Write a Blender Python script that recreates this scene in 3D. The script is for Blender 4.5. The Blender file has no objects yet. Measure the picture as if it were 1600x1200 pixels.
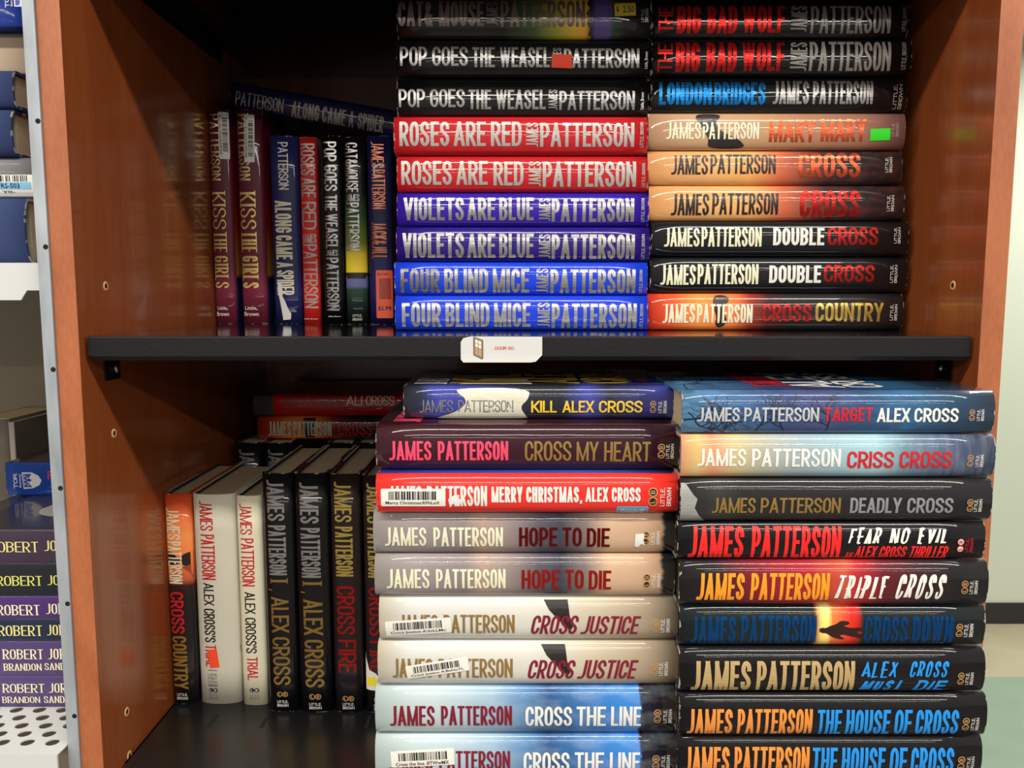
import bpy, math, random
from mathutils import Vector, Matrix
from mathutils.geometry import tessellate_polygon
random.seed(7)
S = bpy.context.scene
COL = S.collection
# ------------------------------------------------------------------ camera, world, lights, exposure
CAM_Z = 1.55
FPX, PITCH = 1268.0, math.radians(6.21)
cd = bpy.data.cameras.new('camera'); cam = bpy.data.objects.new('camera', cd); COL.objects.link(cam)
cam.location = (0, 0, CAM_Z); cam.rotation_euler = (math.radians(90) - PITCH, 0, 0)
cd.sensor_fit = 'HORIZONTAL'; cd.sensor_width = 36; cd.lens = FPX / 1600 * 36; cd.clip_start = 0.02
S.camera = cam
w = bpy.data.worlds.new('world'); S.world = w; w.use_nodes = True
w.node_tree.nodes['Background'].inputs[0].default_value = (1.0, 0.95, 0.88, 1)
w.node_tree.nodes['Background'].inputs[1].default_value = 0.24
def strip_light(x, y, z, sx, sy, power, col=(1.0, 0.95, 0.87)):
    l = bpy.data.lights.new('ceiling_tube', 'AREA'); l.shape = 'RECTANGLE'; l.size = sx; l.size_y = sy
    l.energy = power; l.color = col
    o = bpy.data.objects.new('ceiling_tube', l); COL.objects.link(o); o.location = (x, y, z); return o
strip_light(0.15, -0.23, 2.62, 7.0, 0.10, 92)
strip_light(0.15, -2.33, 2.62, 7.0, 0.13, 138)
strip_light(0.15, -4.43, 2.62, 7.0, 0.13, 85)
strip_light(2.6, 2.3, 2.62, 0.14, 2.0, 48)
vs = S.view_settings
vs.view_transform = 'Standard'; vs.look = 'None'; vs.exposure = 0.3; vs.gamma = 1; vs.use_curve_mapping = False

# ------------------------------------------------------------------ helpers
cT, sT = math.cos(PITCH), math.sin(PITCH)
def px(u, v, Y):
    """point at depth Y (m from the camera plane) seen at photo pixel u,v -> X, Z(world)"""
    m = (600 - v) / FPX
    zc = Y / (cT + m * sT)
    return (u - 800) / FPX * zc, m * zc * cT - zc * sT + CAM_Z
def lin(c):
    return tuple(((x / 255) / 12.92 if x <= 10.3 else ((x / 255 + .055) / 1.055) ** 2.4) for x in c[:3]) + (1,)
MATS = {}
def mat(name, rgb, rough=.4, metal=0, coat=0, bump=0, bscale=60, spec=.5):
    if name in MATS: return MATS[name]
    m = bpy.data.materials.new(name); m.use_nodes = True; MATS[name] = m
    b = m.node_tree.nodes['Principled BSDF']
    b.inputs['Base Color'].default_value = lin(rgb)
    b.inputs['Roughness'].default_value = rough; b.inputs['Metallic'].default_value = metal
    b.inputs['Coat Weight'].default_value = coat; b.inputs['Coat Roughness'].default_value = .05
    b.inputs['Specular IOR Level'].default_value = spec
    if bump: add_bump(m, bump, bscale)
    return m
def add_bump(m, k, sc, stretch=(1, 1, 1)):
    nt = m.node_tree; N = nt.nodes
    tc = N.new('ShaderNodeTexCoord'); mp = N.new('ShaderNodeMapping'); mp.inputs['Scale'].default_value = stretch
    nz = N.new('ShaderNodeTexNoise'); nz.inputs['Scale'].default_value = sc; nz.inputs['Detail'].default_value = 2
    bp = N.new('ShaderNodeBump'); bp.inputs['Strength'].default_value = k; bp.inputs['Distance'].default_value = .002
    nt.links.new(tc.outputs['Object'], mp.inputs[0]); nt.links.new(mp.outputs[0], nz.inputs['Vector'])
    nt.links.new(nz.outputs['Fac'], bp.inputs['Height'])
    b = N['Principled BSDF']; nt.links.new(bp.outputs[0], b.inputs['Normal'])
    if b.inputs['Coat Weight'].default_value > 0: nt.links.new(bp.outputs[0], b.inputs['Coat Normal'])
def ink(rgb, metal=0, rough=.35):
    return mat('ink_%02x%02x%02x_%d' % (rgb[0], rgb[1], rgb[2], metal * 10), rgb, rough, metal, 0.15, .25, 90)
def foil(rgb): return ink(rgb, .75, .28)
def jacket(name, stops, rough=.4, coat=.75, noise=None, warp=0, interp='LINEAR', vstops=None, bump=.09):
    """glossy printed paper: colour stops run along the length of the spine (uv.x)"""
    if name in MATS: return MATS[name]
    m = mat(name, (0, 0, 0), rough, 0, coat); nt = m.node_tree; N = nt.nodes; L = nt.links
    add_bump(m, bump, 26, (1, 3, 3)); m.node_tree.nodes['Principled BSDF'].inputs['Specular IOR Level'].default_value = .12
    b = N['Principled BSDF']
    tc = N.new('ShaderNodeTexCoord'); sp = N.new('ShaderNodeSeparateXYZ'); L.new(tc.outputs['UV'], sp.inputs[0])
    fac = sp.outputs['X']
    if warp:
        nz = N.new('ShaderNodeTexNoise'); nz.inputs['Scale'].default_value = 6; nz.inputs['Detail'].default_value = 4
        L.new(tc.outputs['UV'], nz.inputs['Vector'])
        a = N.new('ShaderNodeMath'); a.operation = 'MULTIPLY_ADD'; a.inputs[1].default_value = warp
        L.new(nz.outputs['Fac'], a.inputs[0]); L.new(fac, a.inputs[2])
        s = N.new('ShaderNodeMath'); s.operation = 'SUBTRACT'; s.inputs[1].default_value = warp / 2; L.new(a.outputs[0], s.inputs[0])
        fac = s.outputs[0]
    def ramp(st, src):
        r = N.new('ShaderNodeValToRGB'); r.color_ramp.interpolation = interp; e = r.color_ramp.elements
        while len(e) < len(st): e.new(.5)
        while len(e) > len(st): e.remove(e[-1])
        for k, (p, c) in enumerate(st): e[k].position = p; e[k].color = lin(c)
        L.new(src, r.inputs[0]); return r.outputs[0]
    if len(stops) == 1:
        c = N.new('ShaderNodeRGB'); c.outputs[0].default_value = lin(stops[0][1]); out = c.outputs[0]
    else: out = ramp(stops, fac)
    if vstops:   # a second design on the front cover (uv.y above 1)
        o2 = ramp(vstops, fac)
        g = N.new('ShaderNodeMath'); g.operation = 'GREATER_THAN'; g.inputs[1].default_value = 1.001; L.new(sp.outputs['Y'], g.inputs[0])
        mx = N.new('ShaderNodeMix'); mx.data_type = 'RGBA'; L.new(g.outputs[0], mx.inputs[0]); L.new(out, mx.inputs[6]); L.new(o2, mx.inputs[7])
        out = mx.outputs[2]
    if noise:
        amt, sc, c2, stretch = noise
        mp = N.new('ShaderNodeMapping'); mp.inputs['Scale'].default_value = stretch; L.new(tc.outputs['UV'], mp.inputs[0])
        nz = N.new('ShaderNodeTexNoise'); nz.inputs['Scale'].default_value = sc; nz.inputs['Detail'].default_value = 5; L.new(mp.outputs[0], nz.inputs['Vector'])
        rr = N.new('ShaderNodeMapRange'); rr.inputs[1].default_value = .42; rr.inputs[2].default_value = .68; rr.inputs[4].default_value = amt
        L.new(nz.outputs['Fac'], rr.inputs[0])
        mx = N.new('ShaderNodeMix'); mx.data_type = 'RGBA'; L.new(rr.outputs[0], mx.inputs[0]); L.new(out, mx.inputs[6]); mx.inputs[7].default_value = lin(c2)
        out = mx.outputs[2]
    # paper chipped white at the two ends of the spine
    ab = N.new('ShaderNodeMath'); ab.operation = 'SUBTRACT'; ab.inputs[1].default_value = .5; L.new(sp.outputs['X'], ab.inputs[0])
    a2 = N.new('ShaderNodeMath'); a2.operation = 'ABSOLUTE'; L.new(ab.outputs[0], a2.inputs[0])
    oi = N.new('ShaderNodeObjectInfo'); va = N.new('ShaderNodeVectorMath'); va.operation = 'MULTIPLY_ADD'; va.inputs[1].default_value = (25, 1.6, 1); L.new(tc.outputs['UV'], va.inputs[0])
    cx = N.new('ShaderNodeCombineXYZ'); ml = N.new('ShaderNodeMath'); ml.operation = 'MULTIPLY'; ml.inputs[1].default_value = 40; L.new(oi.outputs['Random'], ml.inputs[0]); L.new(ml.outputs[0], cx.inputs[2]); L.new(cx.outputs[0], va.inputs[2])
    nw = N.new('ShaderNodeTexNoise'); nw.inputs['Scale'].default_value = 3.2; nw.inputs['Detail'].default_value = 6; L.new(va.outputs[0], nw.inputs['Vector'])
    ma = N.new('ShaderNodeMath'); ma.operation = 'MULTIPLY_ADD'; ma.inputs[1].default_value = .03; L.new(nw.outputs['Fac'], ma.inputs[0]); L.new(a2.outputs[0], ma.inputs[2])
    gw = N.new('ShaderNodeMath'); gw.operation = 'GREATER_THAN'; gw.inputs[1].default_value = .5155; L.new(ma.outputs[0], gw.inputs[0])
    gs = N.new('ShaderNodeMath'); gs.operation = 'MULTIPLY'; gs.inputs[1].default_value = .8; L.new(gw.outputs[0], gs.inputs[0])
    mw = N.new('ShaderNodeMix'); mw.data_type = 'RGBA'; L.new(gs.outputs[0], mw.inputs[0]); L.new(out, mw.inputs[6]); mw.inputs[7].default_value = lin((196, 190, 180))
    L.new(mw.outputs[2], b.inputs['Base Color'])
    return m
def tag(o, label, cat, group=None):
    o['label'] = label; o['category'] = cat
    if group: o['group'] = group
    return o
def empty(name, loc=(0, 0, 0), rot=(0, 0, 0)):
    o = bpy.data.objects.new(name, None); COL.objects.link(o); o.location = loc; o.rotation_euler = rot; o.empty_display_size = .02; return o
class MB:
    """gathers polygons for one mesh"""
    def __init__(s): s.v = []; s.f = []; s.m = []; s.uv = []; s.mats = []; s.sm = []
    def slot(s, m):
        if m not in s.mats: s.mats.append(m)
        return s.mats.index(m)
    def face(s, pts, m, uv=None, smooth=False):
        i = len(s.v); s.v += [tuple(p) for p in pts]; s.f.append(tuple(range(i, i + len(pts)))); s.m.append(s.slot(m))
        s.uv += uv if uv else [(0, 0)] * len(pts); s.sm.append(smooth)
    def box(s, a, b, m):
        x0, y0, z0 = a; x1, y1, z1 = b
        P = [(x, y, z) for x in (x0, x1) for y in (y0, y1) for z in (z0, z1)]
        for q in ((0, 1, 3, 2), (4, 6, 7, 5), (0, 4, 5, 1), (2, 3, 7, 6), (0, 2, 6, 4), (1, 5, 7, 3)): s.face([P[k] for k in q], m)
    def cyl(s, c, axis, r, h, m, n=20, r2=None):
        ax = Vector(axis).normalized(); t = ax.orthogonal().normalized(); bt = ax.cross(t); c = Vector(c); r2 = r if r2 is None else r2
        A = [c + (t * math.cos(k * 2 * math.pi / n) + bt * math.sin(k * 2 * math.pi / n)) * r for k in range(n)]
        B = [c + ax * h + (t * math.cos(k * 2 * math.pi / n) + bt * math.sin(k * 2 * math.pi / n)) * r2 for k in range(n)]
        for k in range(n): s.face([A[k], A[(k + 1) % n], B[(k + 1) % n], B[k]], m, smooth=True)
        s.face(A[::-1], m); s.face(B, m)
    def build(s, name, parent=None, weld=True, bevel=0):
        me = bpy.data.meshes.new(name); me.from_pydata(s.v, [], s.f)
        for m in s.mats: me.materials.append(m)
        me.polygons.foreach_set('material_index', s.m); me.polygons.foreach_set('use_smooth', s.sm)
        ul = me.uv_layers.new(name='UVMap'); ul.data.foreach_set('uv', [c for p in s.uv for c in p])
        if weld:
            import bmesh
            bm = bmesh.new(); bm.from_mesh(me); bmesh.ops.remove_doubles(bm, verts=bm.verts, dist=1e-6)
            bmesh.ops.recalc_face_normals(bm, faces=bm.faces) if weld == 'n' else None
            bm.to_mesh(me); bm.free()
        me.update()
        o = bpy.data.objects.new(name, me); COL.objects.link(o)
        if parent: o.parent = parent
        if bevel:
            bv = o.modifiers.new('bevel', 'BEVEL'); bv.width = bevel; bv.segments = 2; bv.limit_method = 'ANGLE'
        return o
# ------------------------------------------------------------------ lettering: strokes of a condensed alphabet
def arc(cx, cy, rx, ry, a0, a1, n=7):
    return [(cx + rx * math.cos(math.radians(a0 + (a1 - a0) * k / n)), cy + ry * math.sin(math.radians(a0 + (a1 - a0) * k / n))) for k in range(n + 1)]
def bowl(t0, t1, r, x0=0):
    r = min(r, (t1 - t0) / 2)
    return [(x0, t1), (.45, t1)] + arc(.45, t1 - r, .55, r, 90, 0)[1:] + arc(.45, t0 + r, .55, r, 0, -90) + [(x0, t0)]
def bez(a, b, c, d, n=9):
    return [tuple((1 - t) ** 3 * a[i] + 3 * (1 - t) ** 2 * t * b[i] + 3 * (1 - t) * t * t * c[i] + t ** 3 * d[i] for i in (0, 1)) for t in [k / n for k in range(n + 1)]]
GW = {'I': 0, 'M': 1.65, 'W': 1.8, 'N': 1.12, 'A': 1.18, 'E': .84, 'F': .8, 'L': .78, 'T': .95, 'J': .78, 'Y': 1.08, 'V': 1.12, 'X': 1.08, 'K': 1.05, '&': 1.15, "'": 0, ',': .12, '.': 0, ':': 0, '1': .4, '-': .5, ' ': .36}
def glyph(c, r):
    O = arc(.5, 1 - r, .5, r, 0, 180, 12) + arc(.5, r, .5, r, 180, 360, 12)
    st = [(0, 0), (0, 1)]
    if c == 'A': return [[(0, 0), (.5, 1)], [(1, 0), (.5, 1)], [(.17, .26), (.83, .26)]]
    if c == 'B': return [st, bowl(.53, 1, r), bowl(0, .53, r)]
    if c == 'C': return [[(1, .66)] + arc(.5, 1 - r, .5, r, 0, 180, 12) + arc(.5, r, .5, r, 180, 360, 12) + [(1, .34)]]
    if c == 'D': return [st, bowl(0, 1, r)]
    if c == 'E': return [[(1, 1), (0, 1), (0, 0), (1, 0)], [(0, .52), (.86, .52)]]
    if c == 'F': return [[(1, 1), (0, 1), (0, 0)], [(0, .5), (.86, .5)]]
    if c == 'G': return [[(1, .68)] + arc(.5, 1 - r, .5, r, 0, 180, 12) + arc(.5, r, .5, r, 180, 360, 12) + [(1, .46), (.55, .46)]]
    if c == 'H': return [st, [(1, 0), (1, 1)], [(0, .52), (1, .52)]]
    if c == 'I': return [[(.5, 0), (.5, 1)]]
    if c == 'J': return [[(1, 1)] + arc(.4, r, .6, r, 0, -90, 8) + [(0, 0)]]
    if c == 'K': return [st, [(1, 1), (.05, .38)], [(.3, .55), (1, 0)]]
    if c == 'L': return [[(0, 1), (0, 0), (1, 0)]]
    if c == 'M': return [st, [(0, 1), (.5, 0)], [(1, 1), (.5, 0)], [(1, 0), (1, 1)]]
    if c == 'N': return [st, [(0, 1), (1, 0)], [(1, 0), (1, 1)]]
    if c in 'O0': return [O + [O[0], O[1]]]
    if c == 'P': return [st, bowl(.42, 1, r)]
    if c == 'Q': return [O + [O[0], O[1]], [(.6, .25), (1, 0)]]
    if c == 'R': return [st, bowl(.46, 1, r), [(.42, .46), (1, 0)]]
    if c == 'S':
        q = min(r, .24)
        return [[(1, .7), (1, 1 - q)] + arc(.5, 1 - q, .5, q, 0, 180, 12)[1:] + bez((0, 1 - q), (0, .54), (1, .48), (1, q))[1:] + arc(.5, q, .5, q, 0, -180, 12)[1:] + [(0, .3)]]
    if c == 'T': return [[(.5, 0), (.5, 1)], [(0, 1), (1, 1)]]
    if c == 'U': return [[(0, 1)] + arc(.5, r, .5, r, 180, 360, 12) + [(1, 1)]]
    if c == 'V': return [[(0, 1), (.5, 0)], [(1, 1), (.5, 0)]]
    if c == 'W': return [[(0, 1), (.25, 0)], [(.5, 1), (.25, 0)], [(.5, 1), (.75, 0)], [(1, 1), (.75, 0)]]
    if c == 'X': return [[(0, 0), (1, 1)], [(0, 1), (1, 0)]]
    if c == 'Y': return [[(0, 1), (.5, .42)], [(1, 1), (.5, .42)], [(.5, .46), (.5, 0)]]
    if c == 'Z': return [[(0, 1), (1, 1)], [(1, 1), (0, 0)], [(0, 0), (1, 0)]]
    if c == '&': return [[(1, 0), (.2, .7)] + arc(.45, .83, .26, .17, 200, -20, 10) + [(.1, .4)] + arc(.42, .24, .42, .24, 160, 300, 8) + [(1, .45)]]
    if c == "'": return [[(.5, .72), (.5, 1)]]
    if c == ',': return [[(.6, .0), (.4, -.18)], [(.6, .08), (.6, 0)]]
    if c == '.': return [[(.5, 0), (.5, .06)]]
    if c == ':': return [[(.5, .15), (.5, .2)], [(.5, .7), (.5, .75)]]
    if c == '-': return [[(0, .45), (1, .45)]]
    if c == '1': return [[(1, 0), (1, 1)], [(0, .8), (1, 1)]]
    if c == '2': return [[(0, .7)] + arc(.5, .74, .5, .26, 180, -20, 10) + [(0, 0), (1, 0)]]
    if c == '3': return [[(0, .78)] + arc(.5, .76, .5, .24, 170, -90, 9) + arc(.5, .26, .5, .26, 90, -170, 10)]
    if c == '5': return [[(.95, 1), (.1, 1), (.05, .55)] + arc(.5, .32, .5, .32, 110, -160, 10)]
    if c == '9': return [arc(.5, .7, .5, .3, 0, 360, 14), [(1, .7), (.9, .3), (.4, 0)]]
    if c == '$': return [glyph('S', r)[0], [(.5, -.12), (.5, 1.12)]]
    return []
def clip(poly, ax, lo, hi):
    for sgn, lim in ((1, lo), (-1, -hi)):
        out = []; n = len(poly)
        for k in range(n):
            a, b = poly[k], poly[(k + 1) % n]; da, db = sgn * a[ax] - lim, sgn * b[ax] - lim
            if da >= 0: out.append(a)
            if (da > 0 and db < 0) or (da < 0 and db > 0):
                t = da / (da - db); out.append((a[0] + (b[0] - a[0]) * t, a[1] + (b[1] - a[1]) * t))
        poly = out
        if len(poly) < 3: return []
    return poly
def stroke(path, wx, wy, lo=None, hi=None, taper=0):
    """polyline -> convex quads, with flat cut ends at lo / hi"""
    subs = []; cur = [path[0]]
    for k in range(1, len(path)):
        if math.dist(path[k], cur[-1]) < 1e-7: continue
        cur.append(path[k])
    pts = cur; cur = [pts[0]]
    for k in range(1, len(pts) - 1):
        cur.append(pts[k])
        a = math.atan2(pts[k][1] - pts[k - 1][1], pts[k][0] - pts[k - 1][0]); b = math.atan2(pts[k + 1][1] - pts[k][1], pts[k + 1][0] - pts[k][0])
        d = abs((b - a + math.pi) % (2 * math.pi) - math.pi)
        if d > 1.75: subs.append(cur); cur = [pts[k]]
    cur.append(pts[-1]) if len(pts) > 1 else None
    subs.append(cur); quads = []
    for sp in subs:
        if len(sp) < 2: continue
        sp = list(sp)
        for e, nb in ((0, 1), (-1, -2)):
            dx, dy = sp[e][0] - sp[nb][0], sp[e][1] - sp[nb][1]; l = math.hypot(dx, dy)
            if lo is not None and abs(dy) > .35 * l and (sp[e][1] < lo + wy * .62 or sp[e][1] > hi - wy * .62):
                ex = wy * .6 / (abs(dy) / l) + wx * .8
                sp[e] = (sp[e][0] + dx / l * ex, sp[e][1] + dy / l * ex)
            elif lo is not None and abs(dy) < .1 * l: sp[e] = (sp[e][0] + dx / l * wx * .5, sp[e][1])
        n = len(sp); Lf = []; Rt = []
        for k in range(n):
            d1 = None if k == 0 else Vector((sp[k][0] - sp[k - 1][0], sp[k][1] - sp[k - 1][1])).normalized()
            d2 = None if k == n - 1 else Vector((sp[k + 1][0] - sp[k][0], sp[k + 1][1] - sp[k][1])).normalized()
            d1 = d1 or d2; d2 = d2 or d1
            nn = Vector((-(d1.y + d2.y), d1.x + d2.x))
            if nn.length < 1e-6: nn = Vector((-d1.y, d1.x))
            nn.normalize(); c = max(.45, nn.dot(Vector((-d1.y, d1.x)))); f = 1 - taper * k / max(1, n - 1)
            Lf.append((sp[k][0] + nn.x * wx / 2 / c * f, sp[k][1] + nn.y * wy / 2 / c * f)); Rt.append((sp[k][0] - nn.x * wx / 2 / c * f, sp[k][1] - nn.y * wy / 2 / c * f))
        for k in range(n - 1):
            q = [Rt[k], Rt[k + 1], Lf[k + 1], Lf[k]]
            if lo is not None: q = clip(q, 1, lo, hi)
            if q: quads.append(q)
    return quads
def text_polys(s, P, H, wt=.16, style='g', sh=0):
    """lettering fitted into P x H"""
    P -= abs(sh) * H
    wx = wt * H * (.81 if style == 'g' else 1); wy = wx * (.9 if style == 'g' else .42 if style == 's' else .8)
    gap = wx * (.36 if style == 'g' else .7)
    if style == 's': gap = wx * .75
    wx0 = wx; wx = min(wx, .36 * P / max(1, sum(1 if c not in "I' ,." else .45 for c in s))); gap *= wx / wx0; wy = wy if style == 's' else min(wy, wx * 1.1)
    units = sum(GW.get(c, 1) for c in s); fixed = sum(wx if c != ' ' else wx * .5 for c in s) + gap * (len(s) - 1)
    k = (P - fixed) / max(units, .01)
    if k < wx * .5:
        sc = P / (fixed + units * wx * .8); wx *= sc; gap *= sc; wy = min(wy, wx * 1.3)
        fixed = sum(wx if c != ' ' else wx * .5 for c in s) + gap * (len(s) - 1); k = (P - fixed) / max(units, .01)
    x = 0; out = []; rnd = random.Random(s)
    for c in s:
        cw = GW.get(c, 1) * k
        if c != ' ':
            a = max(.05, cw) / (H - wy); r = min(.30, max(.12, a * .62))
            for path in glyph(c, r):
                pp = [(x + wx / 2 + p * cw, wy / 2 + q * (H - wy)) for p, q in path]
                lo, hi = (0, H) if c not in ',$' else (-H, 2 * H)
                if style == 'b':
                    j = H * .05; pp = [(p + rnd.uniform(-j, j) * (len(pp) < 5), q + rnd.uniform(-j, j) * (len(pp) < 5)) for p, q in pp]
                    out += stroke(pp, wx * 1.15, wx * .8, -H * .08, H * 1.08, .45)
                else:
                    dg = .78 if c in 'MNW' and len(path) == 2 and path[0][0] != path[1][0] else 1
                    out += stroke(pp, wx * dg, wy, lo, hi)
                    if style == 's':
                        for e, nb in ((path[0], path[1]), (path[-1], path[-2])):
                            if e[1] in (0, 1) and abs(e[1] - nb[1]) > .3 and len(path) < 4 and c not in 'MNVWA' or (e[1] == 0 and c in 'AM'):
                                ex = x + wx / 2 + e[0] * cw; ey = 0 if e[1] == 0 else H - wy * .8
                                out.append([(ex - wx * 1.05, ey), (ex + wx * 1.05, ey), (ex + wx * 1.05, ey + wy * .8), (ex - wx * 1.05, ey + wy * .8)])
            x += cw + wx + gap
        else: x += cw + gap + wx * .5
    if sh: out = [[(p + sh * q + (abs(sh) * H if sh < 0 else 0), q) for p, q in poly] for poly in out]
    return out
FC = {}
def plain_polys(s, P, H, lw=1):
    """small lettering in upper and lower case from the built-in sans alphabet"""
    cu = bpy.data.curves.new('t', 'FONT'); cu.body = s; cu.size = 1; cu.resolution_u = 2; cu.offset = .012 * lw
    o = bpy.data.objects.new('t', cu); COL.objects.link(o)
    dg = bpy.context.evaluated_depsgraph_get(); dg.update(); me = o.evaluated_get(dg).to_mesh()
    V = [(v.co.x, v.co.y) for v in me.vertices]; F = [[V[i] for i in p.vertices] for p in me.polygons]
    bpy.data.objects.remove(o); bpy.data.curves.remove(cu)
    if not V: return []
    x0 = min(v[0] for v in V); x1 = max(v[0] for v in V); y0 = min(v[1] for v in V); y1 = max(v[1] for v in V)
    return [[((p - x0) / (x1 - x0) * P, (q - y0) / (y1 - y0) * H) for p, q in f] for f in F]
def ring_polys(cx, cy, r, wd, n=20):
    P = [(cx + r * math.cos(k * 2 * math.pi / n), cy + r * math.sin(k * 2 * math.pi / n)) for k in range(n)]
    Q = [(cx + (r - wd) * math.cos(k * 2 * math.pi / n), cy + (r - wd) * math.sin(k * 2 * math.pi / n)) for k in range(n)]
    return [[P[k], P[(k + 1) % n], Q[(k + 1) % n], Q[k]] for k in range(n)]
def disc_poly(cx, cy, r, n=18): return [(cx + r * math.cos(k * 2 * math.pi / n), cy + r * math.sin(k * 2 * math.pi / n)) for k in range(n)]
def tess(poly):
    return [[poly[i] for i in t] for t in tessellate_polygon([[Vector((p[0], p[1], 0)) for p in poly]])]
def rrect(w_, h_, r, n=4):
    out = []
    for cx, cy, a in ((w_ / 2 - r, h_ / 2 - r, 0), (-w_ / 2 + r, h_ / 2 - r, 90), (-w_ / 2 + r, -h_ / 2 + r, 180), (w_ / 2 - r, -h_ / 2 + r, 270)):
        out += [(cx + r * math.cos(math.radians(a + 90 * k / n)), cy + r * math.sin(math.radians(a + 90 * k / n))) for k in range(n + 1)]
    return out
# ------------------------------------------------------------------ the book
def page_mat(name, rgb):
    if name in MATS: return MATS[name]
    m = mat(name, rgb, .8); nt = m.node_tree; N = nt.nodes
    tc = N.new('ShaderNodeTexCoord'); wv = N.new('ShaderNodeTexNoise'); mp = N.new('ShaderNodeMapping'); mp.inputs['Scale'].default_value = (4, 4, 1500)
    nt.links.new(tc.outputs['Object'], mp.inputs[0]); nt.links.new(mp.outputs[0], wv.inputs['Vector']); wv.inputs['Scale'].default_value = 1
    mx = N.new('ShaderNodeMix'); mx.data_type = 'RGBA'; mx.inputs[6].default_value = lin(tuple(int(c * .72) for c in rgb)); mx.inputs[7].default_value = lin(tuple(min(255, int(c * 1.08)) for c in rgb))
    nt.links.new(wv.outputs['Fac'], mx.inputs[0]); nt.links.new(mx.outputs[2], N['Principled BSDF'].inputs['Base Color'])
    return m
PAGES = page_mat('aged_paper', (204, 180, 144)); PAGES2 = page_mat('cream_paper', (226, 212, 180))
BOARD = mat('board_edge', (40, 36, 36), .7)
class Book:
    def __init__(s, L, D, T, jm, x0=0, bulge=None, soft=False):
        s.L, s.D, s.T, s.x0, s.jm = L, D, T, x0, jm
        s.b = min(.011, .24 * T) if bulge is None else bulge
        s.mb = MB(); s.shell(soft); s.kids = []
    def y(s, z):
        q = min(1, abs(2 * z / s.T - 1)); return s.b * (1 - (1 - q ** 2.3) ** (1 / 2.3))
    def P(s, x, z, off=0):
        z = min(max(z, 0), s.T); e = s.T * .004; z2 = min(max(z, 2 * e), s.T - 2 * e)
        dy = (s.y(z2 + e) - s.y(z2 - e)) / (2 * e); n = Vector((0, -1, dy)).normalized()
        return (s.x0 + x, s.y(z) + n.y * off, z + n.z * off)
    def shell(s, soft):
        L, D, T, b = s.L, s.D, s.T, s.b; bt = .0006 if soft else .0026; g = 0 if soft else min(.0006, T * .03)
        zs = [T * (.5 - .5 * math.cos(math.pi * k / 22)) for k in range(23)]
        out = [(D, 0, -1 - D), (b + .016, 0, -1.1), (b + .009, g, -1.06), (b + .003, 0, -1.02)] + [(s.y(z), z, z / T) for z in zs] + [(b + .003, T, 1.02), (b + .009, T - g, 1.06), (b + .016, T, 1.1), (D, T, 1 + D)]
        inn = [(D, bt), (b + .016, bt), (b + .009, bt + g), (b + .004, bt)] + [(min(s.y(z) + .002, b + .004), min(max(z, bt), T - bt)) for z in zs] + [(b + .004, T - bt), (b + .009, T - bt - g), (b + .016, T - bt), (D, T - bt)]
        X0, X1 = s.x0, s.x0 + L; n = len(out); NX = 6
        for k in range(n - 1):
            (ya, za, va), (yb, zb, vb) = out[k], out[k + 1]
            for i in range(NX):
                xa, xb = X0 + L * i / NX, X0 + L * (i + 1) / NX; ua, ub = i / NX, (i + 1) / NX
                s.mb.face([(xa, ya, za), (xb, ya, za), (xb, yb, zb), (xa, yb, zb)], s.jm, [(ua, va), (ub, va), (ub, vb), (ua, vb)], True)
            (yc, zc), (yd, zd) = inn[k], inn[k + 1]
            s.mb.face([(X0, yc, zc), (X0, yd, zd), (X1, yd, zd), (X1, yc, zc)], BOARD)
            s.mb.face([(X0, ya, za), (X0, yb, zb), (X0, yd, zd), (X0, yc, zc)], s.jm, [(0, va), (0, vb), (0, vb), (0, va)])
            s.mb.face([(X1, ya, za), (X1, yc, zc), (X1, yd, zd), (X1, yb, zb)], s.jm, [(1, va), (1, va), (1, vb), (1, vb)])
        for (ya, za, va), (yc, zc) in ((out[0], inn[0]), (out[-1], inn[-1])):
            s.mb.face([(X0, ya, za), (X1, ya, za), (X1, yc, zc), (X0, yc, zc)], s.jm, [(0, va), (1, va), (1, va), (0, va)])
        s.bt = bt; s.ins = .0004 if soft else .0034
    def draw(s, polys, m, off=.00025, mb=None, strips=12):
        mb = mb or s.mb; h = s.T / strips
        for n_, poly in enumerate(polys):
            of = off + (n_ % 9) * 1.4e-5   # strokes that cross lie one on another, never in the same plane
            zl, zh = min(p[1] for p in poly), max(p[1] for p in poly)
            a = max(0, int(zl / h)); e = min(strips - 1, int(zh / h))
            if zh < 0 or zl > s.T: continue
            for k in range(a, e + 1):
                q = clip(poly, 1, max(0, k * h), min(s.T, (k + 1) * h)) if (a != e or zl < 0 or zh > s.T) else poly
                if len(q) >= 3: mb.face([s.P(p[0], p[1], of) for p in q], m)
    def top(s, polys, m, off=.0002):
        """lettering on the front cover: reads away from the spine; polys in (distance from spine edge, x)"""
        for n_, q in enumerate(polys): s.mb.face([(s.x0 + p[1], s.b + .009 + p[0], s.T + off + (n_ % 9) * 1.4e-5) for p in q], m)
    def text(s, st, box, m, wt=.16, rot=0, sh=0, style='g', off=.0003, mb=None):
        x0, x1, z0, z1 = box
        P, H = (x1 - x0, z1 - z0) if not rot else (z1 - z0, x1 - x0)
        polys = plain_polys(st, P, H) if style == 'p' else text_polys(st, P, H, wt, style, sh)
        f = (lambda p, q: (x0 + p, z0 + q)) if not rot else (lambda p, q: (x1 - q, z0 + p))
        s.draw([[f(*p) for p in poly] for poly in polys], m, off, mb)
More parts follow.
